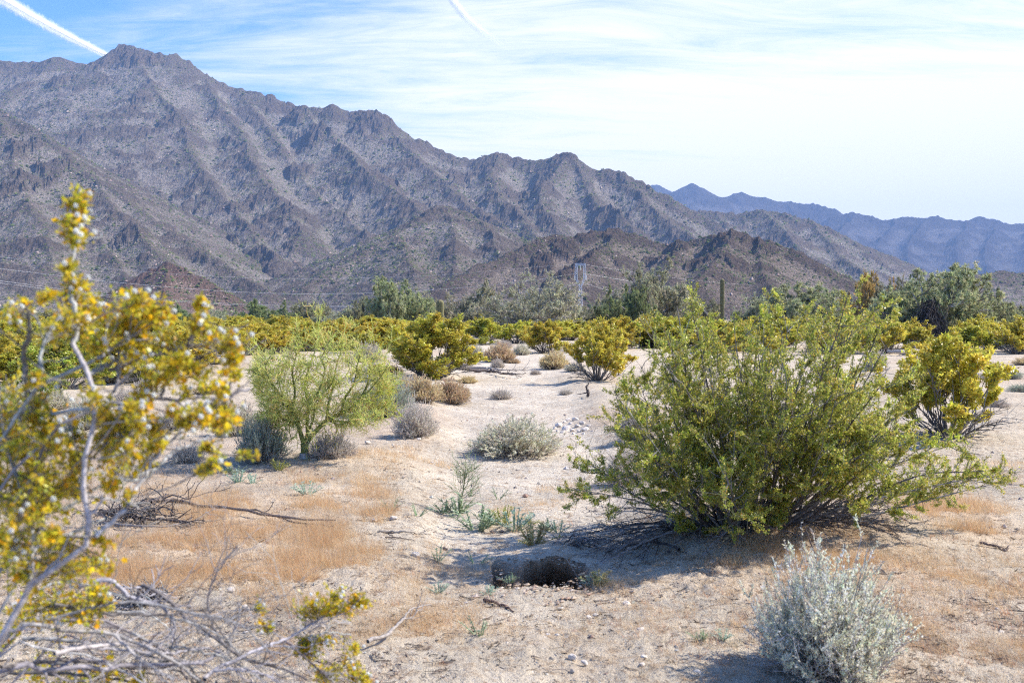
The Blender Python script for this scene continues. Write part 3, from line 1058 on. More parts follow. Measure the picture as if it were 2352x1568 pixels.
def creosote_proto(seed, H, W, pal, nst=26, leafL=0.032, leaves=34, low=0.25, dead=10):
    """unit bush at the origin: returns (woody mesh, foliage mesh)"""
    rng = np.random.default_rng(seed)
    a = rng.uniform(0, 6.283, nst)
    rb = rng.uniform(0.0, 0.14, nst) * W
    base = np.stack([np.cos(a) * rb, np.sin(a) * rb, np.full(nst, -0.05)], 1)
    el = rng.uniform(low, 1.45, nst)                      # elevation of the tip
    a2 = a + rng.normal(0, 0.5, nst)
    rr = rng.uniform(0.75, 1.0, nst)
    tip = np.stack([np.cos(a2) * np.cos(el) * W * rr, np.sin(a2) * np.cos(el) * W * rr, 0.12 * H + np.sin(el) * H * 0.88 * rr], 1)
    mid = base * 0.45 + tip * 0.55 + UP * (0.10 * H) * (1 - el / 1.6)[:, None] * -1 + rng.normal(0, 0.05, (nst, 3)) * H
    P1 = bez(base, mid, tip, 8)
    P1 += np.cumsum(rng.normal(0, 0.008 * H, P1.shape), 1) * np.linspace(0, 1, 8)[None, :, None]
    L1 = plen(P1)
    P2, L2 = grow(rng, P1, 7, 0.35, 1.0, L1 * 0.34, 0.65, 0.55, 0.35)
    P3, L3 = grow(rng, P2, 5, 0.2, 1.0, L2 * 0.50, 0.6, 0.7, 0.3)
    B = Geo()
    B.tubes(P1, 0.010 * np.linspace(1.25, 0.35, 8)[None] * H / 1.5, 4, palette(rng, nst, [GREY, DGREY, (0.2, 0.18, 0.165)], [1, 2, 2]))
    B.tubes(P2, 0.0045 * np.linspace(1, 0.5, 4)[None], 3, palette(rng, len(P2), [GREY, (0.2, 0.18, 0.16)], [1, 1]))
    # bare low stems that lie out to the sides
    if dead:
        a = rng.uniform(0, 6.283, dead * 3)
        n = len(a)
        b0 = np.stack([np.cos(a) * 0.08 * W, np.sin(a) * 0.08 * W, np.full(n, -0.03)], 1)
        r_ = rng.uniform(0.35, 0.8, n) * W
        t0 = np.stack([np.cos(a) * r_, np.sin(a) * r_, rng.uniform(0.03, 0.38, n) * H], 1)
        D1 = bez(b0, b0 * 0.5 + t0 * 0.5 + UP * 0.10 * H, t0, 6)
        D1 += np.cumsum(rng.normal(0, 0.012 * H, D1.shape), 1) * np.linspace(0, 1, 6)[None, :, None]
        D2, _ = grow(rng, D1, 4, 0.3, 1, plen(D1) * 0.35, 0.7, 0.6, 0.15)
        B.tubes(D1, 0.008 * np.linspace(1.2, 0.4, 6)[None], 3, palette(rng, n, [GREY, DGREY, (0.36, 0.34, 0.33)], [2, 2, 1]))
        B.tubes(D2, 0.004, 3, palette(rng, len(D2), [GREY, DGREY], [1, 1]))
    F = Geo()
    full = P3[rng.random(len(P3)) < 0.62]
    leaf_along(rng, F, full, int(leaves * 1.5), 0.15, 0.05, leafL, leafL * 0.8, *pal)
    leaf_along(rng, F, P2[rng.random(len(P2)) < 0.8], leaves, 0.5, 0.05, leafL, leafL * 0.8, *pal)
    return B.mesh('branch_tangle', M_BARK), F.mesh('foliage', M_LEAF)


def make_bush(name, meshes, part_names, label, cat, group=None):
    t = thing(name, label, cat, (0, 0, -50), group)
    for pn, me in zip(part_names, meshes):
        link(pn, me, t, 'stuff')
    return t


NEAR_PROTO = [creosote_proto(11, 1.0, 0.62, CRE_OLIVE), creosote_proto(12, 1.0, 0.70, CRE_GOLD, 24), creosote_proto(13, 1.0, 0.62, CRE_OLIVE, 30),
              creosote_proto(14, 1.0, 0.75, CRE_GREEN, 26), creosote_proto(15, 1.0, 0.70, CRE_GOLD, 24, 0.034, 30)]
_used = {}


def bounds(meshes):
    P = []
    for me in meshes:
        a = np.empty(len(me.vertices) * 3, np.float32)
        me.vertices.foreach_get('co', a)
        P.append(a.reshape(-1, 3))
    P = np.concatenate(P)
    return max(np.percentile(np.abs(P[:, 0]), 97.5), np.percentile(np.abs(P[:, 1]), 97.5)), np.percentile(P[:, 2], 99.6)


_bnd = {}


def place_proto(key, meshes, parts, name, label, cat, loc, rz, WH, group=None):
    """WH: wanted half width and height in metres"""
    if key not in _bnd:
        _bnd[key] = bounds(meshes)
    w_, h_ = _bnd[key]
    sc = (WH[0] / w_, WH[0] / w_, WH[1] / h_)
    if key not in _used:
        t = make_bush(name, meshes, parts, label, cat, group)
        t.location = loc
        t.rotation_euler = (0, 0, rz)
        t.scale = sc
        _used[key] = t
        return t
    return dup(_used[key], loc, rz, sc, label, cat, group)


def creosote(u, vb, vt, hw, k, label, group=None, rz=None, rng=random.Random(4)):
    p = on(u, vb)
    Y = p[1]
    H = (vb - vt) / FPX * Y
    W = hw / FPX * Y
    return place_proto(('c', k), NEAR_PROTO[k], ('branch_tangle', 'foliage'), 'creosote_bush', label, 'bush', (p[0], p[1], p[2] - 0.01),
                       rng.uniform(0, 6.28) if rz is None else rz, (W, H), group)


# middle distance, one by one
creosote(992, 868, 727, 118, 0, 'round olive yellow creosote bush left of the wash, in front of the short saguaro', rz=1.0)
creosote(1372, 874, 738, 82, 4, 'golden creosote bush on bare grey stems right of the wash', rz=2.2)
creosote(1252, 811, 738, 62, 1, 'bright yellow creosote bush beyond the wash, left of the steel pylon foot')
creosote(1113, 791, 772, 22, 3, 'small rounded fresh green bush at the far head of the wash')
creosote(868, 861, 834, 22, 0, 'tiny yellow green creosote seedling left of the round olive creosote bush')
creosote(2180, 1003, 772, 128, 1, 'olive gold creosote bush on splayed grey stems behind the big green one', rz=0.6)
creosote(150, 890, 765, 100, 3, 'dark green creosote bush behind the blurred foreground branches', rz=0.3)
creosote(20, 846, 745, 75, 0, 'creosote bush cut by the left edge of the frame')
creosote(262, 853, 755, 75, 2, 'creosote bush right of the dark green one in the left belt')
creosote(370, 842, 745, 70, 0, 'creosote bush below the blurred orange flowers of the foreground branch')
creosote(492, 836, 742, 62, 4, 'creosote bush showing grey stems left of the palo verde')
creosote(575, 797, 737, 50, 1, 'low golden creosote bush touching the palo verde on its left')
creosote(1490, 800, 726, 55, 4, 'yellow creosote bush left behind the big green creosote')
creosote(2330, 812, 728, 52, 4, 'golden creosote bush against the right edge of the frame')
creosote(2245, 806, 748, 45, 2, 'dull green creosote bush below the largest pale green tree')
creosote(2040, 812, 742, 60, 1, 'golden creosote bush seen past the right side of the big green creosote')
creosote(1420, 800, 742, 45, 1, 'creosote bush behind the golden one on bare grey stems')
creosote(800, 800, 738, 58, 2, 'dull olive creosote bush behind the palo verde crown')
creosote(700, 806, 742, 55, 0, 'yellow green creosote bush behind the palo verde centre')
creosote(2110, 800, 752, 45, 0, 'low creosote bush under the dark hanging branches of the largest tree')

_rng = random.Random(21)
ZONES = [(-200, 300, 'below the red knoll'), (300, 520, 'below the left mound trees'), (520, 760, 'below the round green tree'), (760, 1010, 'left of the short saguaro'),
         (1010, 1240, 'below the grey mesquites'), (1240, 1420, 'below the pylon'), (1420, 1680, 'left of the tall saguaro'), (1680, 1960, 'behind the big creosote'),
         (1960, 2200, 'below the largest tree'), (2200, 2600, 'near the right edge')]
COLOURS = {0: 'olive yellow', 1: 'golden', 2: 'olive', 4: 'bright yellow'}
_n = 0
_tries = 0
_placed = []
while _n < 270 and _tries < 9000:
    _tries += 1
    u = _rng.uniform(-150, 2500)
    q = _rng.random()
    Y = _rng.uniform(24, 60) if q < 0.5 else (_rng.uniform(60, 110) if q < 0.85 else _rng.uniform(110, 160))
    X = (u - 1176) / FPX * Y
    if Y < 62 and (abs(X - wash_x(Y)) < wash_half(Y) + 1.6):
        continue
    if Y < 44 and u > 700:
        continue
    if 2060 < u < 2330 and Y < 58:
        continue
    if 400 < u < 700 and Y < 42:
        continue
    if any((X - a) ** 2 + (Y - b) ** 2 < 2.0 for a, b in _placed):
        continue
    _placed.append((X, Y))
    k = _rng.choice([0, 1, 2, 4, 4, 1])
    zone = [z for z in ZONES if z[0] <= u < z[1]][0][2]
    deep = 'front' if Y < 60 else ('middle' if Y < 95 else 'back')
    H = _rng.uniform(1.2, 1.75) * (0.85 if Y < 50 else 1)
    W = H * _rng.uniform(0.75, 1.1)
    place_proto(('c', k), NEAR_PROTO[k], ('branch_tangle', 'foliage'), 'creosote_bush', COLOURS[k] + ' creosote bush, ' + deep + ' row of the belt ' + zone, 'bush',
                (X, Y, ground_n(X, Y) - 0.02), _rng.uniform(0, 6.28), (W, H), 'far creosote bushes ' + zone)
    _n += 1


# ------------------------------------------------------------------ grey dome shrubs (bursage)
def dome_proto(seed, pal, wood, leaf=0.034, nst=420, per=18, H=1.0, W=1.0, thin=1.0):
    rng = np.random.default_rng(seed)
    a = rng.uniform(0, 6.283, nst)
    el = np.arcsin(rng.uniform(0.06, 1.0, nst))
    lump = 1 + 0.15 * np.sin(a * 2 + seed) + 0.10 * np.sin(a * 5 + el * 5)
    rr = rng.uniform(0.72, 1.04, nst) * lump
    tip = np.stack([np.cos(a) * np.cos(el) * W * rr, np.sin(a) * np.cos(el) * W * rr, np.sin(el) * H * rr * 0.95 + 0.05], 1)
    base = np.stack([np.cos(a), np.sin(a), a * 0], 1) * rng.uniform(0, 0.16, (nst, 1)) * W
    base[:, 2] = -0.05
    mid = base * 0.5 + tip * 0.5 + rng.normal(0, 0.05, (nst, 3)) - UP * 0.05
    P1 = bez(base, mid, tip, 6)
    P1 += np.cumsum(rng.normal(0, 0.012, P1.shape), 1) * np.linspace(0, 1, 6)[None, :, None]
    P2, L2 = grow(rng, P1, 4, 0.4, 1.0, 0.27, 0.8, 0.65, 0.2, 4, 0.08)
    B = Geo()
    B.tubes(P1, 0.0065 * thin * np.linspace(1.3, 0.4, 6)[None], 3, palette(rng, nst, wood, [1] * len(wood)))
    B.tubes(P2, 0.0042 * thin, 3, palette(rng, len(P2), wood + [pal[0][0]], [1] * len(wood) + [2]))
    F = Geo()
    P2 = P2[P2[:, 0, 2] > 0.16 * H] if leaf > 0.029 else P2
    leaf_along(rng, F, P2, int(per * 1.5), 0.35, 0.035, leaf, leaf * 0.62, *pal, fwd=0.9, up=0.4)
    leaf_along(rng, F, P1, per, 0.72, 0.03, leaf, leaf * 0.62, *pal, fwd=0.9, up=0.4)
    return B.mesh('branch_tangle', M_BARK), F.mesh('foliage', M_DRYLEAF)


PALE = ([(0.76, 0.70, 0.52), (0.70, 0.66, 0.49), (0.82, 0.75, 0.57), (0.62, 0.60, 0.45)], [3, 3, 2, 2])
TAN = ([(0.76, 0.58, 0.33), (0.70, 0.52, 0.29), (0.82, 0.67, 0.43), (0.55, 0.42, 0.26)], [3, 3, 2, 1])
GREYW = ([(0.72, 0.64, 0.53), (0.64, 0.57, 0.48), (0.78, 0.70, 0.58)], [2, 2, 1])
SAGE = ([(0.40, 0.46, 0.34), (0.34, 0.40, 0.30), (0.48, 0.50, 0.38), (0.54, 0.48, 0.36)], [3, 2, 2, 1])
WOODG = [(0.48, 0.42, 0.38), (0.34, 0.29, 0.27), (0.58, 0.52, 0.46)]
DOMES = [dome_proto(31, PALE, WOODG), dome_proto(32, TAN, WOODG + [(0.5, 0.38, 0.24)]), dome_proto(33, GREYW, WOODG, 0.028, 380, 9), dome_proto(34, SAGE, WOODG, 0.030, 340, 12)]


def dome(u, vb, vt, hw, k, label, group=None, rz=None, rng=random.Random(8), name='bursage_shrub'):
    p = on(u, vb)
    H = (vb - vt) / FPX * p[1]
    W = hw / FPX * p[1]
    return place_proto(('d', k), DOMES[k], ('branch_tangle', 'foliage'), name, label, 'shrub', (p[0], p[1], p[2] - 0.01),
                       rng.uniform(0, 6.28) if rz is None else rz, (W, H), group)


dome(1187, 1042, 957, 103, 0, 'wide pale grey green bursage dome in the middle of the sandy wash', rz=0.4)
dome(953, 1002, 912, 56, 2, 'grey twiggy bursage right of the palo verde with its shadow to the left', rz=1.4)
dome(1038, 925, 868, 46, 1, 'straw coloured bursage at the wash edge, right one of the tan pair')
dome(968, 922, 862, 48, 1, 'straw coloured bursage, left one of the tan pair below the olive creosote', rz=2.0)
dome(922, 905, 852, 42, 2, 'pale fluffy bursage hidden partly by the palo verde twigs')
dome(1151, 916, 889, 27, 2, 'small dark twiggy bursage alone on the upper wash')
dome(1147, 832, 787, 40, 1, 'cream bursage dome in the upper wash, largest of the far group')
dome(1086, 824, 788, 28, 0, 'cream bursage behind the right side of the olive creosote')
dome(1143, 844, 820, 18, 2, 'small grey bursage in front of the largest cream dome')
dome(1197, 815, 789, 20, 0, 'little cream bursage right of the largest cream dome')
dome(1157, 799, 778, 24, 2, 'silver grey shrub above the largest cream dome at the head of the wash')
dome(1272, 847, 805, 38, 1, 'straw coloured bursage left of the golden creosote on bare stems')
dome(848, 832, 786, 32, 0, 'cream bursage between the palo verde crown and the olive creosote')
dome(862, 858, 826, 26, 2, 'pinkish grey bursage just right of the palo verde crown')
dome(885, 955, 868, 58, 3, 'grey green shrub pressed against the right side of the palo verde', rz=0.9)
dome(602, 1058, 945, 62, 3, 'tall grey green twiggy shrub left of the palo verde trunk', rz=2.4)
dome(762, 1050, 982, 52, 2, 'dark dry twiggy shrub right of the palo verde trunk', rz=0.2)
dome(548, 1000, 925, 50, 0, 'whitish dry shrub behind the blurred yellow twig tips')
dome(208, 985, 905, 58, 0, 'pale dry shrub under the dark green creosote on the left', rz=1.0)
dome(400, 985, 930, 44, 2, 'grey dry shrub behind the foreground branches, left of the whitish one')
dome(40, 960, 880, 55, 0, 'pale dry shrub near the left edge behind the foreground branches')
dome(430, 1060, 1012, 40, 2, 'low dark shrub shaded below the pale dry ones at left')
dome(1440, 1108, 1018, 60, 2, 'grey leafless shrub under the left side of the big green creosote', rz=1.9)
dome(1462, 1010, 925, 52, 2, 'grey leafless shrub behind the left side of the big green creosote')
dome(1560, 905, 842, 50, 2, 'dark leafless shrub seen through the big green creosote')
dome(2010, 850, 795, 30, 2, 'small grey leafless shrub right behind the big green creosote')
dome(2320, 870, 845, 26, 3, 'small sage green shrub at the right edge beyond the clearing')
dome(2285, 802, 765, 30, 3, 'sage green shrub left of the golden creosote at the right edge')
dome(1395, 838, 800, 26, 2, 'small grey shrub behind the golden creosote on bare stems')
dome(1065, 850, 820, 24, 2, 'small grey shrub at the right foot of the olive creosote')
dome(330, 900, 868, 30, 2, 'small dry shrub in the clearing at far left')
for (u, vb, vt, hw, k) in ((300, 925, 885, 40, 2), (120, 940, 895, 44, 0), (470, 905, 880, 26, 1), (500, 935, 905, 30, 2), (380, 870, 845, 26, 1), (610, 870, 848, 22, 2), (60, 905, 872, 36, 2), (255, 880, 855, 28, 1)):
    dome(u, vb, vt, hw, k, 'low dry shrub in the sandy clearing behind the blurred foreground bush', 'low dry shrubs of the left clearing')
for (u, vb, vt, hw, k) in ((2110, 850, 830, 24, 2), (2230, 835, 815, 22, 1), (2345, 900, 880, 26, 3), (2290, 935, 910, 30, 2), (2075, 880, 858, 24, 1), (2350, 838, 820, 22, 1), (2250, 870, 853, 18, 2)):
    dome(u, vb, vt, hw, k, 'low dry shrub in the sandy clearing beyond the big creosote at right', 'low dry shrubs of the right clearing')
for (u, vb, vt, hw, k) in ((1230, 860, 846, 14, 2), (1300, 905, 890, 16, 2), (1075, 880, 862, 22, 1), (1320, 850, 830, 22, 0), (1180, 835, 822, 14, 1), (905, 860, 838, 22, 1)):
    dome(u, vb, vt, hw, k, 'little dry shrub on the edge of the upper wash', 'little dry shrubs along the upper wash')
creosote(90, 935, 850, 62, 3, 'low dark green creosote bush below the left edge bush')
creosote(330, 880, 790, 66, 0, 'creosote bush nearest the palo verde in the left clearing, behind orange flowers')


# ------------------------------------------------------------------ big saltbush at lower right
def saltbush():
    p = on(1900, 1545)
    rng = np.random.default_rng(41)
    t = thing('saltbush', 'large silvery blue green saltbush at the lower right, nearest plant on the ground', 'shrub', tuple(p))
    n = 460
    W, H = 0.35, 0.52
    a = rng.uniform(0, 6.283, n)
    el = np.arcsin(rng.uniform(0.1, 1, n))
    rr = rng.uniform(0.6, 1.05, n) * (1 + 0.14 * np.sin(a * 3 + 1) + 0.10 * np.sin(a * 5 + el * 6))
    tip = np.stack([np.cos(a) * np.cos(el) * W * rr, np.sin(a) * np.cos(el) * W * rr, 0.04 + np.sin(el) * H * rr], 1)
    base = np.stack([np.cos(a) * 0.05, np.sin(a) * 0.05, a * 0 - 0.03], 1)
    P1 = bez(base, base * 0.5 + tip * 0.5 + rng.normal(0, 0.03, (n, 3)) - UP * 0.03, tip, 7)
    P1 += np.cumsum(rng.normal(0, 0.004, P1.shape), 1)
    P2, _ = grow(rng, P1, 4, 0.35, 1, 0.13, 0.8, 0.6, 0.3, 4, 0.06)
    wood = [(0.52, 0.47, 0.44), (0.38, 0.33, 0.31), (0.64, 0.59, 0.55)]
    for sub in range(12):
        sel = np.arange(sub, n, 12)
        B = Geo()
        B.tubes(P1[sel], 0.0026 * np.linspace(1.4, 0.4, 7)[None], 3, palette(rng, len(sel), wood, [1, 1, 1]))
        s2 = np.concatenate([np.arange(4) + 4 * k for k in sel])
        B.tubes(P2[s2], 0.0013, 3, palette(rng, len(s2), wood, [1, 1, 1]))
        B.obj('branch', M_BARK, t)
    # dry twiggy skirt
    m = 170
    a = rng.uniform(0, 6.283, m)
    el = rng.uniform(0.02, 0.5, m)
    rr = rng.uniform(0.5, 1.0, m)
    tp = np.stack([np.cos(a) * np.cos(el) * W * rr, np.sin(a) * np.cos(el) * W * rr, np.sin(el) * H * rr], 1)
    b0 = np.stack([np.cos(a) * 0.04, np.sin(a) * 0.04, a * 0], 1)
    D = bez(b0, b0 * 0.5 + tp * 0.5 + rng.normal(0, 0.03, (m, 3)) + UP * 0.02, tp, 6)
    D2, _ = grow(rng, D, 5, 0.2, 1, 0.13, 0.7, 0.8, 0.1, 4, 0.1)
    B = Geo()
    B.tubes(D, 0.0024 * np.linspace(1.3, 0.4, 6)[None], 3, palette(rng, m, wood, [1, 2, 1]))
    B.tubes(D2, 0.0012, 3, palette(rng, len(D2), wood, [1, 2, 1]))
    B.obj('dry_skirt', M_BARK, t, kind='stuff')
    F = Geo()
    pal = ([(0.85, 0.83, 0.64), (0.76, 0.81, 0.64), (0.88, 0.84, 0.64), (0.86, 0.72, 0.50)], [3, 3, 2.4, 2.0])
    leaf_along(rng, F, P2[rng.random(len(P2)) < 0.85], 24, 0.2, 0.010, 0.014, 0.0075, *pal, fwd=0.7)
    leaf_along(rng, F, P1, 14, 0.6, 0.010, 0.014, 0.0068, *pal, fwd=0.7)
    F.obj('foliage', M_DRYLEAF, t, kind='stuff')


saltbush()


# ------------------------------------------------------------------ the big green creosote
def big_creosote():
    rng = np.random.default_rng(51)
    c = on(1720, 1208)
    c = np.array(c)
    t = thing('creosote_bush', 'largest green creosote bush on dark bare stems right of the wash', 'bush', tuple(c))
    tips = [(1590, 672), (1560, 700), (1625, 715), (1600, 690), (1500, 780), (1478, 842), (1545, 765), (1600, 755), (1650, 790), (1695, 735), (1735, 712), (1760, 760), (1715, 770), (1800, 745), (1850, 780),
            (1895, 742), (1942, 664), (1950, 690), (1960, 720), (1985, 745), (2020, 745), (2045, 790), (1990, 830), (2045, 850), (1520, 880), (1430, 935), (1405, 948), (1435, 1000), (1480, 960), (1330, 1085),
            (1310, 1112), (1370, 1070), (1445, 1075), (1500, 1000), (1550, 905), (1600, 880), (1680, 850), (1750, 850), (1810, 870), (1850, 920), (1900, 880), (1950, 930), (2010, 905), (2030, 960),
            (2100, 930), (2085, 985), (2055, 1030), (2135, 1000), (2200, 1020), (2255, 1075), (2310, 1090), (2325, 1120), (2150, 1080), (2190, 1125), (2060, 1120), (2105, 1165), (1960, 1050),
            (1900, 1090), (1800, 1050), (1700, 1040), (1600, 1060), (1540, 1090), (1785, 1190), (1560, 1200), (1650, 960), (1750, 980), (1850, 1010), (1570, 980), (1650, 1080), (1740, 1120), (1480, 1090),
            (1620, 820), (1780, 820), (1880, 830), (1700, 900), (1940, 800), (1540, 830), (1830, 960), (1990, 1000)]
    base_n = len(tips)
    while len(tips) < base_n + 42:
        uu, vv = rng.uniform(1400, 2060), rng.uniform(790, 1150)
        if ((uu - 1730) / 340) ** 2 + ((vv - 960) / 200) ** 2 < 1:
            tips.append((uu, vv))
    n = len(tips)
    T = np.zeros((n, 3))
    B0 = np.zeros((n, 3))
    for i, (u, v) in enumerate(tips):
        dy = rng.normal(0, 0.42)
        if i >= base_n:
            dy = -rng.uniform(0.1, 0.95)
        elif v > 1150:
            dy = -rng.uniform(0.25, 0.5)
        elif v > 980 and 1500 < u < 1950:
            dy = -abs(dy) - 0.2
        T[i] = at(u, v, c[1] + dy)
        bu = 1720 + (u - 1720) * 0.22 + rng.normal(0, 30)
        B0[i] = on(np.clip(bu, 1570, 1880), 1205 + rng.normal(0, 9))
        B0[i][2] -= 0.03
    d = T - B0
    mid = B0 + d * 0.5
    mid[:, 2] -= 0.10 * np.abs(d[:, 2]) * (np.abs(d[:, 0]) < 0.9)
    mid[:, 2] += 0.16 * (np.abs(d[:, 0]) > 0.9)
    mid += rng.normal(0, 0.05, mid.shape)
    K = 12
    P1 = bez(B0, mid, T, K) - c
    P1 += np.cumsum(rng.normal(0, 0.017, P1.shape), 1) * np.linspace(0, 1, K)[None, :, None] * np.linspace(1, 0.3, K)[None, :, None]
    L1 = plen(P1)
    m2 = 11
    P2, L2 = grow(rng, P1, m2, 0.42, 1.0, np.clip(L1 * 0.24, 0.14, 0.34), 0.7, 0.7, 0.05, 5, 0.06)
    P3, L3 = grow(rng, P2, 6, 0.2, 1.0, L2 * 0.55, 0.6, 0.8, 0.1, 4, 0.06)
    wood = [(0.115, 0.10, 0.095), (0.16, 0.145, 0.14), (0.26, 0.25, 0.245)]
    for i in range(n):
        B = Geo()
        B.tubes(P1[i:i + 1], 0.0085 * np.linspace(1.25, 0.3, K)[None] * rng.uniform(0.7, 1.2), 5, np.array([wood[rng.integers(0, 3)]]))
        B.tubes(P2[i * m2:(i + 1) * m2], 0.0028 * np.linspace(1.1, 0.5, 5)[None], 3, palette(rng, m2, [(0.22, 0.2, 0.19), (0.3, 0.29, 0.28)], [1, 1]))
        q = P3[i * m2 * 6:(i + 1) * m2 * 6]
        B.tubes(q, 0.0014, 3, palette(rng, len(q), [(0.22, 0.2, 0.17), (0.2, 0.2, 0.12)], [1, 1]))
        B.obj('branch', M_BARK, t)
    F = Geo()
    stem_keep = np.repeat(rng.uniform(0.35, 1.0, n), m2 * 6)
    full = P3[rng.random(len(P3)) < 0.72 * stem_keep]
    leaf_along(rng, F, full, 66, 0.05, 0.022, 0.0140, 0.0105, *CRE_GREEN)
    leaf_along(rng, F, P2[rng.random(len(P2)) < 0.7], 46, 0.30, 0.024, 0.0140, 0.0105, *CRE_GREEN)
    F.obj('foliage', M_LEAF, t, kind='stuff')
    # bare low stems, sprawling on the ground to both sides
    dead = [(2085, 1217), (2060, 1195), (2040, 1205), (1985, 1212), (1995, 1165), (2030, 1180), (1960, 1190), (2075, 1235), (1940, 1215), (2010, 1225), (1920, 1170), (1300, 1243), (1322, 1262), (1345, 1285), (1380, 1292),
            (1420, 1205), (1360, 1240), (1400, 1270), (1450, 1250), (1480, 1150), (1430, 1165), (1500, 1230), (1470, 1280), (1550, 1265), (1590, 1250), (1620, 1275), (1690, 1250), (1660, 1235), (1740, 1255),
            (1850, 1240), (1900, 1235), (1880, 1150), (1590, 1120), (1630, 1130), (1690, 1120), (1740, 1130), (1790, 1120), (1830, 1140)]
    dead = dead + [(u + rng.normal(0, 40), v + rng.normal(0, 12)) for (u, v) in dead if u > 1850 or u < 1500]
    m = len(dead)
    T = np.zeros((m, 3))
    B0 = np.zeros((m, 3))
    for i, (u, v) in enumerate(dead):
        if v > 1190:
            g = on(u, v + 6)
            T[i] = g + np.array([0, 0, rng.uniform(0.02, 0.07)])
        else:
            T[i] = at(u, v, c[1] + rng.uniform(-0.35, 0.2))
        B0[i] = on(np.clip(1720 + (u - 1720) * 0.3 + rng.normal(0, 25), 1570, 1880), 1206 + rng.normal(0, 8))
    mid = B0 * 0.5 + T * 0.5
    mid[:, 2] += rng.uniform(0.05, 0.16, m)
    D1 = bez(B0, mid, T, 10) - c
    D1 += np.cumsum(rng.normal(0, 0.010, D1.shape), 1) * np.linspace(0, 1, 10)[None, :, None] * 0.7
    D2, l2 = grow(rng, D1, 5, 0.3, 1, np.clip(plen(D1) * 0.33, 0.1, 0.35), 0.8, 0.55, 0.1, 5, 0.08, -0.05)
    D3, _ = grow(rng, D2, 3, 0.2, 1, l2 * 0.5, 0.7, 0.7, 0.0, 4, 0.08, 0)
    wd = [(0.10, 0.085, 0.08), (0.19, 0.17, 0.165), (0.33, 0.315, 0.31)]
    for i in range(m):
        B = Geo()
        B.tubes(D1[i:i + 1], 0.0065 * np.linspace(1.2, 0.4, 10)[None] * rng.uniform(0.7, 1.25), 4, np.array([wd[rng.integers(0, 3)]]))
        B.tubes(D2[i * 5:i * 5 + 5], 0.003 * np.linspace(1.1, 0.5, 5)[None], 3, palette(rng, 5, wd, [1, 1, 1]))
        B.tubes(D3[i * 15:i * 15 + 15], 0.0016, 3, palette(rng, 15, wd, [1, 1, 1]))
        B.obj('bare_branch', M_BARK, t)


big_creosote()


